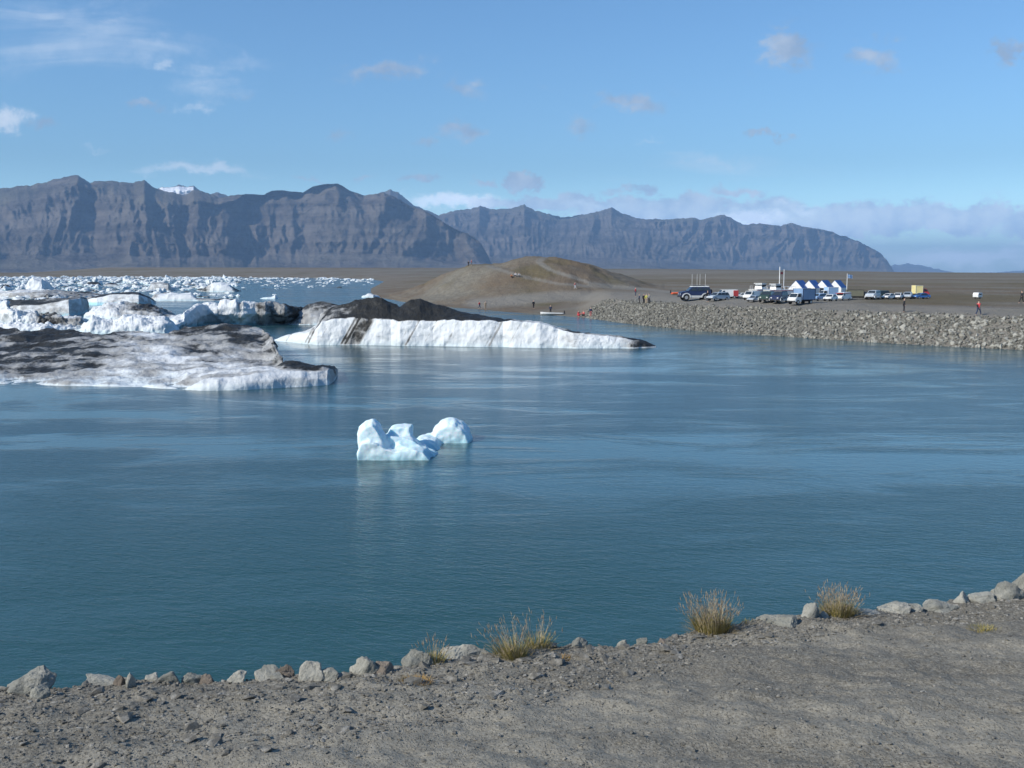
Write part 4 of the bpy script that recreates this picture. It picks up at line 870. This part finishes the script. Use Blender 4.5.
def car(name, cat, label, prof, glass, L, Wd, col, wx, wr, zin, inset=.16, lower=None, roof=None, extra=None, lamp_z=.75, wind=None):
    root = empty(name); h = Wd / 2
    bm = B(); extr(bm, prof, -h, h, inset, zin); bm_obj('body', bev(bm, .05), col, root)
    for g_ in glass:
        bm = B(); zc = np.mean([q[1] for q in g_]); 
        for s_ in (-1, 1):
            def yy(z): return s_ * (h - inset * np.clip((z - glass_z0) / (glass_z1 - glass_z0), 0, 1) + .012)
            glass_z0, glass_z1 = zin - .02, max(q[1] for q in prof)
            a = [bm.verts.new((x, yy(z), z)) for x, z in g_]; c = [bm.verts.new((x, yy(z) - s_ * .03, z)) for x, z in g_]
            bm.faces.new(a); bm.faces.new(c[::-1])
            for i in range(len(g_)): bm.faces.new((a[i], c[i], c[(i + 1) % len(g_)], a[(i + 1) % len(g_)]))
        bm_obj('side_window', bm, M_GLASS, root)
    if wind:
        for (x0, z0, x1, z1) in wind:
            bm = B(); dx = -.025 if x0 < 0 else .025
            a = [bm.verts.new(p) for p in ((x0 + dx, -h + .14, z0), (x0 + dx, h - .14, z0), (x1 + dx, h - inset - .1, z1), (x1 + dx, -h + inset + .1, z1))]
            c = [bm.verts.new(v.co + Vector((-dx * .8, 0, -.01))) for v in a]
            bm.faces.new(a); bm.faces.new(c[::-1])
            for i in range(4): bm.faces.new((a[i], c[i], c[(i + 1) % 4], a[(i + 1) % 4]))
            bm_obj('windscreen' if x0 < 0 else 'rear_window', bm, M_GLASS, root)
    wheels(root, wx, h + .02, wr)
    x0 = min(q[0] for q in prof); x1 = max(q[0] for q in prof)
    for s_ in (-1, 1):
        bm = B(); box(bm, x0 - .03, x0 + .1, s_ * (h - .35) - .13, s_ * (h - .35) + .13, lamp_z, lamp_z + .16); bm_obj('headlight', bm, M_LAMP, root)
        bm = B(); box(bm, x1 - .08, x1 + .02, s_ * (h - .2) - .08, s_ * (h - .2) + .08, lamp_z + .05, lamp_z + .3); bm_obj('tail_light', bm, M_RED, root)
    for e_ in (x0 - .08, x1 - .1):
        bm = B(); box(bm, e_, e_ + .18, -h + .04, h - .04, wr + .02, wr + .2); bm_obj('bumper', bm, M_BLACK, root)
    if lower:
        for s_ in (-1, 1):
            bm = B(); box(bm, wx[0] + wr + .05, wx[1] - wr - .05, s_ * (h + .03) - .03, s_ * (h + .03) + .03, wr - .02, wr + .28); bm_obj('side_sill', bm, lower, root)
            for x in wx:
                bm = B(); n_ = 9; pts = [(x + math.cos(math.pi * k / n_) * (wr + .22), wr + math.sin(math.pi * k / n_) * (wr + .2)) for k in range(n_ + 1)] + [(x + math.cos(math.pi * k / n_) * (wr + .05), wr + math.sin(math.pi * k / n_) * (wr + .05)) for k in range(n_, -1, -1)]
                ya, yb = sorted((s_ * (h - .02), s_ * (h + .14)))
                for k in range(n_):
                    q = [pts[k], pts[k + 1], pts[2 * n_ - k], pts[2 * n_ + 1 - k]]
                    extr(bm, q, ya, yb)
                bmesh.ops.remove_doubles(bm, verts=bm.verts[:], dist=.001)
                bm_obj('fender', bm, lower, root)
    if roof:
        zt = max(q[1] for q in prof); rx0 = min(q[0] for q in prof if q[1] > zt - .08); rx1 = max(q[0] for q in prof if q[1] > zt - .08)
        bm = B(); box(bm, rx0, rx1, -h + inset, h - inset, zt + .005, zt + .12, .06, .06); bm_obj('roof_top', bev(bm, .03), roof, root)
    if extra: extra(root, h)
    tag(root, label, cat); return root
def place(root, px, py, head=0.0, s_=1.0, dist=None):
    """stand the thing on the plain where its foot shows at px, row py"""
    Y = dist
    if Y is None:
        Y = 150.0
        for _ in range(30):
            x = xk(px, py) * Y; Y2 = (tz(x, Y) - EYE) / slope(py); Y = Y * .6 + min(max(Y2, 90), 320) * .4
    x = xk(px, py) * Y; root.location = (x, Y, tz(x, Y) - .02); root.rotation_euler = (0, 0, head); root.scale = (s_,) * 3
    return root
P_NAVY = paint('navy_paint', (0.02, 0.03, 0.08)); P_WHITE = paint('white_paint', (0.78, 0.78, 0.76)); P_SILV = paint('silver_paint', (0.42, 0.47, 0.52)); P_GREEN = paint('dark_green_paint', (0.03, 0.06, 0.05)); P_BLUE = paint('blue_paint', (0.05, 0.16, 0.42)); P_RED = paint('red_paint', (0.45, 0.05, 0.05)); P_OLIVE = paint('olive_canvas', (0.14, 0.14, 0.10), .8); P_YEL = paint('yellow_paint', (0.78, 0.68, 0.32)); P_LBLUE = paint('light_blue_paint', (0.30, 0.45, 0.66)); P_TRUCKB = paint('blue_grey_panel', (0.20, 0.30, 0.45)); P_DARK = paint('charcoal_paint', (0.04, 0.045, 0.055)); P_GREY = paint('grey_hull', (0.55, 0.56, 0.55)); P_ORANGE = paint('orange_rubber', (0.72, 0.13, 0.05), .6); P_TENT = paint('white_canvas', (0.82, 0.82, 0.80), .8); P_ROOF = paint('blue_canvas', (0.04, 0.15, 0.42), .7); P_SAND = paint('sand_paint', (0.55, 0.53, 0.45))

JEEP = [(-2.35, .62), (-2.35, 1.12), (-2.2, 1.3), (-1.15, 1.42), (-.62, 2.02), (2.05, 2.05), (2.3, 1.4), (2.35, .62)]
JG = [[(-.95, 1.46), (-.5, 1.92), (.12, 1.94), (.12, 1.46)], [(.24, 1.46), (.24, 1.94), (1.05, 1.94), (1.05, 1.46)], [(1.17, 1.46), (1.17, 1.94), (1.95, 1.94), (2.1, 1.46)]]
JW = [(-1.15, 1.45, -.66, 1.97), (2.27, 1.45, 2.07, 1.97)]
def superjeep_extra(root, h):
    for x, y in ((-.3, .5), (.2, -.5), (.9, .45), (1.5, -.4)):
        bm = B(); cyl(bm, (x, y, 3.0), .018, 1.9, 'z', 6); bm_obj('antenna', bm, P_WHITE, root)
    bm = B()
    for x in (-.5, .1, .7, 1.3): box(bm, x, x + .05, -h + .2, h - .2, 2.18, 2.23)
    for y in (-h + .2, h - .25): box(bm, -.52, 1.37, y, y + .05, 2.232, 2.28)
    bm_obj('roof_rack', bm, M_BLACK, root)
    bm = B(); cyl(bm, (2.48, 0, 1.25), .42, .24, 'x'); bm_obj('spare_wheel', bm, M_TYRE, root)
def jeep(label, col, lower=None, roof=None, extra=None): return car('jeep', 'jeep', label, JEEP, JG, 4.7, 1.9, col, (-1.5, 1.45), .48, 1.42, lower=lower, roof=roof, extra=extra, lamp_z=.9, wind=JW)
CAR = [(-2.1, .35), (-2.12, .62), (-2.0, .78), (-1.15, .92), (-.45, 1.40), (.9, 1.44), (1.7, 1.0), (2.08, .92), (2.12, .35)]
CG = [[(-.9, .97), (-.4, 1.33), (.12, 1.35), (.12, .97)], [(.2, .97), (.2, 1.35), (.85, 1.36), (1.45, .99)]]
def sedan(label, col): return car('car', 'car', label, CAR, CG, 4.2, 1.7, col, (-1.35, 1.35), .32, .95, lamp_z=.55, wind=[(-1.1, .95, -.5, 1.37), (1.64, 1.03, .98, 1.41)])
WAG = [(-2.1, .35), (-2.12, .7), (-1.95, .88), (-1.2, 1.0), (-.55, 1.52), (1.8, 1.55), (2.1, 1.0), (2.14, .35)]
WG = [[(-.95, 1.05), (-.5, 1.45), (.05, 1.46), (.05, 1.05)], [(.14, 1.05), (.14, 1.46), (.9, 1.47), (.9, 1.05)], [(1.0, 1.05), (1.0, 1.47), (1.72, 1.47), (1.92, 1.05)]]
def wagon(label, col): return car('car', 'car', label, WAG, WG, 4.2, 1.75, col, (-1.35, 1.35), .33, 1.02, lamp_z=.6, wind=[(-1.16, 1.03, -.6, 1.49), (2.06, 1.05, 1.83, 1.5)])
VAN = [(-2.4, .4), (-2.42, .9), (-2.2, 1.1), (-1.75, 1.2), (-1.2, 1.98), (2.35, 2.02), (2.42, .4)]
VG = [[(-1.55, 1.25), (-1.15, 1.8), (-.7, 1.82), (-.7, 1.25)]]
def van(label, col, extra=None): return car('van', 'van', label, VAN, VG, 4.8, 1.9, col, (-1.6, 1.5), .34, 1.2, inset=.1, lamp_z=.65, wind=[(-1.73, 1.23, -1.24, 1.93)], extra=extra)
def truck(label, cab_col, box_col, frame_col, L=4.2, H=2.9, dark_cab=False, wheel=.42):
    root = empty('truck')
    bm = B(); extr(bm, [(-3.1, .5), (-3.15, 1.05), (-2.7, 1.3), (-2.3, 2.05), (-1.3, 2.1), (-1.3, .5)], -.95, .95, .08, 1.3); bm_obj('cab', bev(bm, .05), cab_col, root)
    bm = B(); box(bm, -1.2, -1.2 + L, -1.1, 1.1, .82, H); bm_obj('cargo_box', bm, box_col, root)
    bm = B()
    for x in (-1.24, -1.2 + L - .06):
        for s_ in (-1, 1): box(bm, x, x + .1, s_ * 1.12 - .04, s_ * 1.12 + .04, .8, H + .02)
    for s_ in (-1, 1): box(bm, -1.13, -1.27 + L, s_ * 1.12 - .035, s_ * 1.12 + .035, H - .08, H + .015); box(bm, -1.13, -1.27 + L, s_ * 1.12 - .035, s_ * 1.12 + .035, .785, .9)
    bm_obj('box_frame', bm, frame_col, root)
    bm = B(); box(bm, -2.95, -1.2 + L, -.5, .5, .5, .78); bm_obj('chassis', bm, M_BLACK, root)
    for s_ in (-1, 1):
        bm = B(); y_ = s_ * .945; extr(bm, [(-2.5, 1.38), (-2.22, 1.95), (-1.6, 1.97), (-1.6, 1.38)], min(y_, y_ + s_ * .03), max(y_, y_ + s_ * .03)); bm_obj('side_window', bm, M_GLASS, root)
        bm = B(); box(bm, -3.2, -3.05, s_ * .65 - .15, s_ * .65 + .15, .8, 1.0); bm_obj('headlight', bm, M_LAMP, root)
        bm = B(); box(bm, -2.5, -2.4, s_ * 1.1 - .06, s_ * 1.1 + .06, 1.5, 1.85); bm_obj('mirror', bm, M_BLACK, root)
    bm = B(); extr(bm, [(-2.73, 1.32), (-2.36, 2.0), (-2.33, 1.98), (-2.70, 1.30)], -.82, .82); bm_obj('windscreen', bm, M_GLASS, root)
    bm = B(); box(bm, -3.25, -3.08, -.9, .9, .48, .7); bm_obj('bumper', bm, M_BLACK, root)
    wheels(root, (-2.35, L - 2.3), 1.0, wheel, .3)
    tag(root, label, 'truck'); return root
def amphibious(label, mast=False):
    root = empty('amphibious_boat')
    bm = B(); extr(bm, [(-4.2, 1.75), (-3.6, .85), (-2.6, .6), (3.6, .6), (3.9, .9), (3.9, 1.75)], -1.15, 1.15); bm_obj('hull', bev(bm, .06), P_WHITE, root)
    bm = B(); box(bm, -2.2, -.6, -.95, .95, 1.76, 2.95, .12, .08); bm_obj('wheelhouse', bev(bm, .05), P_WHITE, root)
    bm = B(); box(bm, -2.13, -.67, -.975 + .03, .975 - .03, 2.25, 2.7, -.0, .0); bm_obj('window_band', bm, M_GLASS, root)
    bm = B(); box(bm, -2.35, -.45, -1.05, 1.05, 2.96, 3.06); bm_obj('roof', bm, P_WHITE, root)
    bm = B()
    for x in (-3.6, -2.9, .2, 1.3, 2.4, 3.6):
        for s_ in (-1, 1): cyl(bm, (x, s_ * 1.05, 2.1), .03, .7, 'z', 6)
    for s_ in (-1, 1): cyl(bm, (1.9, s_ * 1.05, 2.45), .03, 3.5, 'x', 6); cyl(bm, (-3.25, s_ * 1.05, 2.45), .03, .75, 'x', 6)
    bm_obj('railing', bm, P_WHITE, root)
    bm = B(); box(bm, -4.0, 3.92, -1.17, 1.17, 1.5, 1.62); bm_obj('rubbing_strake', bm, P_RED, root)
    wheels(root, (-2.6, 1.6, 2.8), 1.1, .55, .35)
    if mast:
        for x, L_ in ((-.3, 5.2), (1.0, 4.6)):
            bm = B(); cyl(bm, (x, 0, 1.7 + L_ / 2), .09, L_, 'z', 8); bm_obj('mast', bm, P_WHITE, root)
        bm = B(); box(bm, -.1, .7, -.03, .03, 5.2, 5.7); bm_obj('flag', bm, P_RED, root)
    tag(root, label, 'amphibious boat'); return root
def tent(label):
    root = empty('market_tent'); w, L_, eh, ph = 1.16, 6.0, 1.35, 2.75
    for nm, y in (('front_gable', 0.0), ('rear_gable', L_)):
        bm = B(); extr_pts = [(-w, 0), (-w, eh), (0, ph), (w, eh), (w, 0)]
        a = [bm.verts.new((x, y, z)) for x, z in extr_pts]; c = [bm.verts.new((x, y + .04, z)) for x, z in extr_pts]
        bm.faces.new(a); bm.faces.new(c[::-1])
        for i in range(5): bm.faces.new((a[i], c[i], c[(i + 1) % 5], a[(i + 1) % 5]))
        bm_obj(nm, bm, P_TENT, root)
    for s_ in (-1, 1):
        bm = B(); q = [(0, ph + .03), (s_ * (w + .02), eh + .0), (s_ * (w + .02), eh + .05), (0, ph + .08)]
        extr(bm, q, .06 if s_ > 0 else .061, L_ + .1); bm_obj('roof', bm, P_ROOF, root)
        bm = B(); box(bm, s_ * w - .02, s_ * w + .02, .05, L_ - .01, 0, eh); bm_obj('side_wall', bm, P_TENT, root)
    bm = B(); box(bm, -.4, .4, -.03, -.004, .05, 1.4); bm_obj('doorway', bm, M_GLASS, root)
    tag(root, label, 'tent'); return root
def dinghy(label, col, L_=4.0, orange=False):
    root = empty('boat'); n = 14; Vs, Fs = [], []
    prof = []
    for i in range(n):
        tt = i / (n - 1); hw = .75 * math.sin(min(1, (1 - tt) * 1.9 + .02) * math.pi / 2) ** .8; x = L_ * (tt - .5); sh = .42 + .22 * tt ** 2
        prof.append([(x, -hw, sh), (x, -hw * .85, .16), (x, 0, .02 + .1 * tt ** 3), (x, hw * .85, .16), (x, hw, sh), (x, hw * .85, sh - .02), (x, hw * .7, .2), (x, 0, .14 + .1 * tt ** 3), (x, -hw * .7, .2), (x, -hw * .85, sh - .02)])
    bm = B(); rows = [[bm.verts.new(p) for p in r_] for r_ in prof]
    for a, c in zip(rows[:-1], rows[1:]):
        for j in range(10): bm.faces.new((a[j], a[(j + 1) % 10], c[(j + 1) % 10], c[j]))
    bm.faces.new(rows[0]); bm.faces.new(rows[-1][::-1]); bm_obj('hull', bm, col, root, True)
    bm = B()
    for x in (-.9, .3): box(bm, x, x + .25, -.6, .6, .36, .4)
    bm_obj('seat', bm, P_SAND, root)
    bm = B(); box(bm, -L_ / 2 - .3, -L_ / 2 - .02, -.14, .14, .25, .85, .05, .03); bm_obj('outboard_motor', bev(bm, .03), M_BLACK, root)
    tag(root, label, 'boat'); return root

place(jeep('lifted navy jeep with white roof and tall aerials, leftmost vehicle of the car park', P_NAVY, P_GREY, P_WHITE, superjeep_extra), 694.5, 300.3, .08, 1.06)
place(dinghy('orange inflatable boat on the gravel just left of the navy jeep', P_ORANGE, 3.4), 680, 294.5, .1, 1.0)
place(wagon('silver-blue estate car parked right of the navy jeep', P_SILV), 718, 300.6, .55, .85)
def red_end(root, h):
    bm = B(); box(bm, 1.3, 2.46, -h - .015, h + .015, .5, 1.85); bm_obj('rear_panel', bm, P_RED, root)
place(van('white van with a red rear end, behind the silver-blue car', P_WHITE, red_end), 726.5, 298.3, .15, .72)
place(sedan('small white car between the red-ended van and the white boats', P_WHITE), 742.5, 298.0, .1, .62)
place(van('white van at the left end of the crowded parking row', P_WHITE), 751.5, 299.6, .85, .68)
place(sedan('steel-blue car in front of the white van in the crowded row', P_SILV), 754, 301.6, .85, .62)
place(amphibious('white tour boat on wheels, the left one without masts'), 764, 297.0, .7, .80)
place(amphibious('white tour boat on wheels with two tall masts and red trim, behind the dark jeeps', True), 780, 297.3, .5, .76)
place(jeep('dark green jeep parked nose-on, left of the blue-black jeep', P_GREEN, P_GREY), 767, 302.2, 1.05, .78)
place(jeep('blue-black jeep between the green jeep and the box truck', P_NAVY, P_GREY, roof=P_DARK), 779, 302.5, .95, .78)
place(truck('white box truck with a blue-grey cargo side in a dark frame', P_WHITE, P_TRUCKB, P_NAVY, 3.6, 2.9), 802, 304, .62, .74)
place(wagon('pale blue and dark estate car just right of the box truck', P_LBLUE), 818, 300.8, .75, .72)
place(truck('small truck with plain light blue box, in front of the blue-roofed tents', P_WHITE, P_LBLUE, P_WHITE, 3.0, 2.9), 830, 298.0, .25, .62)
place(sedan('white car below the light blue truck', P_WHITE), 830.5, 300.9, .9, .7)
def red_stripe(root, h):
    bm = B(); box(bm, -2.0, 2.3, -h - .02, h + .02, 1.72, 1.82); bm_obj('stripe', bm, P_RED, root)
place(van('white van with a red stripe along its roof edge, left of the olive truck', P_WHITE, red_stripe), 843, 300.3, .75, .62)
place(truck('olive canvas-sided truck with a dark cab facing right', P_DARK, P_OLIVE, M_BLACK, 4.2, 2.6), 858, 299.4, math.pi - .12, .60)
place(jeep('grey and white jeep at the right end of the main row', P_SILV, P_WHITE), 873, 299.5, .9, .72)
place(jeep('dark green jeep partly behind the grey and white one', P_GREEN), 880, 298.5, .4, .64)
place(sedan('white car first in the separate right group of cars', P_WHITE), 888.5, 299.2, .75, .66)
place(sedan('white car with dark windows second in the right group of cars', P_WHITE), 898, 299.0, 1.0, .7)
place(wagon('silver car third in the right group of cars', P_SILV), 907.5, 298.8, 1.1, .72)
place(sedan('bright blue car at the right end of the right group', P_BLUE), 921, 298.8, .35, .68)
place(truck('truck with a pale yellow box and dark red cab, behind the right group of cars', P_RED, P_YEL, P_SAND, 1.9, 2.9), 916, 296.5, math.pi + .1, .68)
def hitch(root, h):
    bm = B(); box(bm, -3.4, -2.4, -.05, .05, .45, .52); bm_obj('tow_bar', bm, M_BLACK, root)
def caravan():
    root = empty('caravan')
    bm = B(); extr(bm, [(-1.5, .5), (-1.6, 1.3), (-1.2, 1.95), (1.3, 1.95), (1.5, 1.3), (1.45, .5)], -.9, .9); bm_obj('body', bev(bm, .05), P_WHITE, root)
    bm = B(); box(bm, -.9, .8, -.93, .93, 1.2, 1.6); bm_obj('side_window', bm, M_GLASS, root); wheels(root, (.1,), .92, .34)
    bm = B(); box(bm, 1.45, 2.4, -.05, .05, .42, .5); bm_obj('tow_bar', bm, M_BLACK, root)
    tag(root, 'small white caravan standing alone on the plain at the far right', 'caravan'); return root
place(caravan(), 977.5, 298.5, .7, .5)
t0 = tent('blue-roofed white market tent, leftmost of the row of four')
tents = [t0] + [copy_tree(t0) for _ in range(3)]
for i, (o, px, dst) in enumerate(zip(tents, (795.5, 808.5, 821.5, 834.5), (180, 184, 188, 194))):
    x = xk(px, 290) * dst; o.location = (x, dst, 3.72); o.rotation_euler = (0, 0, R(-26)); o.scale = (1.06, 1.2, 1.0)
    o['label'] = ['blue-roofed white market tent, leftmost of the row of four', 'blue-roofed white market tent directly behind the box truck', 'blue-roofed white market tent, third in the row from the left', 'blue-roofed white market tent, rightmost, its roof slope in full view'][i]
    o['group'] = 'blue-roofed tents behind the parked vehicles'
    zg = tz(x, dst)
    if zg < 3.9: o.location.z = zg - .03
place(dinghy('grey-white open boat drawn up at the water edge below the hill', P_GREY, 4.4), 552, 315.0, math.pi + .05)
def flagpole(px, py, H, label):
    root = empty('flagpole'); bm = B(); cyl(bm, (0, 0, H / 2), .05, H, 'z', 8); bm_obj('pole', bm, P_WHITE, root)
    bm = B(); n = 8; a = []
    for i in range(n + 1): a.append([bm.verts.new((i * .11, .06 * math.sin(i * 1.1), H - .1 - k * .6 - .02 * i)) for k in (0, 1)])
    for p, q in zip(a[:-1], a[1:]): bm.faces.new((p[0], q[0], q[1], p[1]))
    r_ = bmesh.ops.solidify(bm, geom=bm.faces[:], thickness=.02); bm_obj('flag', bm, P_LBLUE, root)
    tag(root, label, 'flagpole'); place(root, px, py)
flagpole(846.5, 297.5, 4.0, 'thin flagpole behind the rightmost blue-roofed tent')

# ------------------------------------------------------------------ people
def skinmesh(name, pts, edges, m, parent=None, lv=2):
    me = bpy.data.meshes.new(name); me.from_pydata([p[:3] for p in pts], edges, []); o = link(bpy.data.objects.new(name, me))
    o.modifiers.new('skin', 'SKIN')
    sv = me.skin_vertices[0].data
    for i, p in enumerate(pts): sv[i].radius = (p[3], p[4] if len(p) > 4 else p[3])
    sv[0].use_root = True
    sb = o.modifiers.new('sub', 'SUBSURF'); sb.levels = sb.render_levels = lv
    bake(o); o.data.materials.clear(); o.data.materials.append(m)
    for p in o.data.polygons: p.use_smooth = True
    if parent: o.parent = parent
    return o
POSES = {
 'stand': dict(ank=((-.11, 0, .08), (.11, .02, .08)), knee=((-.10, -.03, .50), (.10, -.01, .50)), hip=((-.09, 0, .92), (.09, 0, .92)), sho=.20, top=1.42, elb=((-.27, .03, 1.13), (.27, .03, 1.13)), wri=((-.27, -.08, .90), (.27, -.08, .90)), z=0),
 'walk': dict(ank=((-.08, -.32, .10), (.08, .30, .12)), knee=((-.09, -.20, .50), (.09, .08, .50)), hip=((-.09, 0, .90), (.09, 0, .90)), sho=.20, top=1.40, elb=((-.25, .14, 1.12), (.25, -.08, 1.13)), wri=((-.24, .10, .90), (.25, -.28, .98)), z=0),
 'crouch': dict(ank=((-.14, 0, .08), (.14, .05, .08)), knee=((-.20, -.34, .46), (.20, -.30, .44)), hip=((-.10, .12, .34), (.10, .12, .34)), sho=.20, top=.84, elb=((-.28, -.14, .60), (.28, -.14, .60)), wri=((-.16, -.34, .50), (.16, -.34, .50)), z=0)}
P_PEO = {}
def person(label, pose, jacket, trousers, bag=None):
    d = POSES[pose]; root = empty('person'); T = d['top']; hz_ = d['hip'][0][2]; hy = d['hip'][0][1]; lean = -.08 if pose == 'crouch' else 0
    ty = hy + lean * 1.5 if pose == 'crouch' else 0
    pel = (0, hy, hz_ + .03, .12, .09); pts = [pel, (0, (hy + ty) / 2, (hz_ + T) / 2, .12, .085), (0, ty, T - .08, .14, .085), (0, ty - .01, T + .07, .052), (0, ty - .02, T + .15, .075, .085), (0, ty - .03, T + .24, .078, .092), (0, ty - .02, T + .31, .05, .06)]
    ed = [(0, 1), (1, 2), (2, 3), (3, 4), (4, 5), (5, 6)]
    for k in (0, 1):
        s_ = -1 if k == 0 else 1; n0 = len(pts)
        h_, kn, an = d['hip'][k], d['knee'][k], d['ank'][k]
        pts += [(*h_, .085), (*kn, .058), (*an, .04), (an[0], an[1] - .15, .035, .035)]; ed += [(0, n0), (n0, n0 + 1), (n0 + 1, n0 + 2), (n0 + 2, n0 + 3)]
        n1_ = len(pts); e_, w_ = d['elb'][k], d['wri'][k]; dirw = (Vector(w_) - Vector(e_)).normalized(); hnd = Vector(w_) + dirw * .09
        pts += [(s_ * d['sho'], ty, T - .04, .055), (*e_, .042), (*w_, .030), (*hnd, .036, .02)]; ed += [(2, n1_), (n1_, n1_ + 1), (n1_ + 1, n1_ + 2), (n1_ + 2, n1_ + 3)]
    body = skinmesh('body', pts, ed, M_SKIN, root)
    jp = [(0, hy, hz_ - .02, .155, .125), (0, (hy + ty) / 2, (hz_ + T) / 2, .15, .115), (0, ty, T - .07, .165, .115), (0, ty - .01, T + .02, .075)]; je = [(0, 1), (1, 2), (2, 3)]
    for k in (0, 1):
        s_ = -1 if k == 0 else 1; n0 = len(jp); e_, w_ = d['elb'][k], d['wri'][k]; jp += [(s_ * d['sho'], ty, T - .04, .075), (*e_, .06), (*w_, .047)]; je += [(2, n0), (n0, n0 + 1), (n0 + 1, n0 + 2)]
    skinmesh('jacket', jp, je, jacket, root)
    tp = [(0, hy, hz_ + .01, .14, .11)]; te_ = []
    for k in (0, 1):
        n0 = len(tp); h_, kn, an = d['hip'][k], d['knee'][k], d['ank'][k]; tp += [(*h_, .10), (*kn, .075), (an[0], an[1], an[2] + .02, .06)]; te_ += [(0, n0), (n0, n0 + 1), (n0 + 1, n0 + 2)]
    skinmesh('trousers', tp, te_, trousers, root)
    skinmesh('hair', [(0, ty + .01, T + .20, .085, .09), (0, ty, T + .29, .088, .10), (0, ty - .01, T + .335, .05, .06)], [(0, 1), (1, 2)], M_HAIR, root, 1)
    if bag: skinmesh('backpack', [(0, ty + .17, T - .38, .13, .08), (0, ty + .18, T - .1, .12, .08)], [(0, 1)], bag, root, 1)
    tag(root, label, 'person'); return root
C_ = {k: mat('cloth_' + k, v, .85, var=.08) for k, v in dict(red=(.50, .05, .06), black=(.02, .02, .024), navy=(.03, .045, .09), grey=(.18, .18, .18), tan=(.38, .29, .2), yellow=(.42, .40, .10), pink=(.60, .20, .18), pale=(.5, .52, .55), orange=(.55, .2, .08)).items()}
PE = [(468.5, 262.6, 'walk', 'black', 'black', 0, 'person in black on the crest of the hill, left of a companion'), (471.5, 262.8, 'stand', 'pink', 'grey', 1.2, 'person in a pinkish jacket on the hill crest, right of the one in black'),
 (519, 277.5, 'crouch', 'pale', 'grey', .3, 'person in pale clothes sitting low on the hillside path'), (515.5, 277.6, 'crouch', 'pale', 'navy', -.4, 'person in pale top and navy trousers crouching on the hillside path'), (511.5, 279, 'crouch', 'orange', 'black', .8, 'crouching person in an orange top on the hillside'),
 (575, 289.0, 'walk', 'pink', 'pale', 1.2, 'person in pink jacket walking across the slope below the hill'), (479.5, 309.0, 'walk', 'red', 'navy', 1.4, 'person in red walking on the beach, left of one in tan'), (485.5, 309.0, 'stand', 'tan', 'tan', .5, 'person in tan clothes on the beach beside the red jacket'),
 (533.5, 308.5, 'stand', 'black', 'black', .5, 'small dark figure alone on the beach below the hill'), (550.5, 314.2, 'stand', 'navy', 'black', .2, 'person in dark clothes standing behind the grey-white boat'),
 (578.5, 316.5, 'crouch', 'red', 'red', .9, 'crouching person in all red, left of another by the water'), (583.5, 316.8, 'crouch', 'red', 'black', -.7, 'crouching person in red jacket and black trousers by the water'), (590.7, 317.4, 'stand', 'navy', 'pink', .3, 'person in navy jacket standing at the water near the red pair'),
 (635.5, 296.5, 'stand', 'red', 'navy', 1.2, 'person in red behind the group on the embankment end'), (639.2, 304.6, 'stand', 'navy', 'black', 1.5, 'person in navy standing just left of the group on the embankment'), (643.8, 305, 'stand', 'black', 'black', .4, 'person in black, left one of the group of three on the embankment'), (646.3, 304.8, 'stand', 'yellow', 'tan', -.5, 'person in yellow in the middle of the group on the embankment'), (649, 305, 'stand', 'grey', 'black', -.9, 'person in grey at the right of the group on the embankment'),
 (707.5, 301.8, 'stand', 'black', 'navy', .2, 'person in dark clothes between the navy jeep and the silver car'), (903.8, 312.3, 'stand', 'black', 'black', 1.3, 'person all in black on the gravel above the embankment'), (978, 318.2, 'walk', 'red', 'navy', 1.9, 'person in red jacket walking on top of the embankment at right'), (1021.5, 303.4, 'walk', 'black', 'black', -1.2, 'person in black with a pale hood at the right edge of the plain')]
for px, py, pose, j, tr_, rz_, lb in PE:
    o = person(lb, pose, C_[j], C_[tr_], C_['black'] if 'walking' in lb or 'crest' in lb else None)
    if py < 283:            # on the hill: find the slope point seen at that row
        best = min(((abs(272.5 + 1000 * (EYE - tz(xk(px, py) * Y, Y)) / Y - py), Y) for Y in np.arange(240, HD + 2, 1.5)), key=lambda q: q[0]); Y = best[1]
    else:
        Ys = np.arange(100, 330, 1.0); X_ = xk(px, py) * Ys; zz = terrain(X_, Ys)[0]; err = 272.5 + 1000 * (EYE - zz) / Ys - py
        ok = [i for i in range(len(Ys)) if err[i] < 0 and zz[i] > 0.02]; Y = Ys[ok[0]] if ok else 200
    x = xk(px, py) * Y; o.location = (x, Y, tz(x, Y)); o.rotation_euler = (0, 0, rz_)
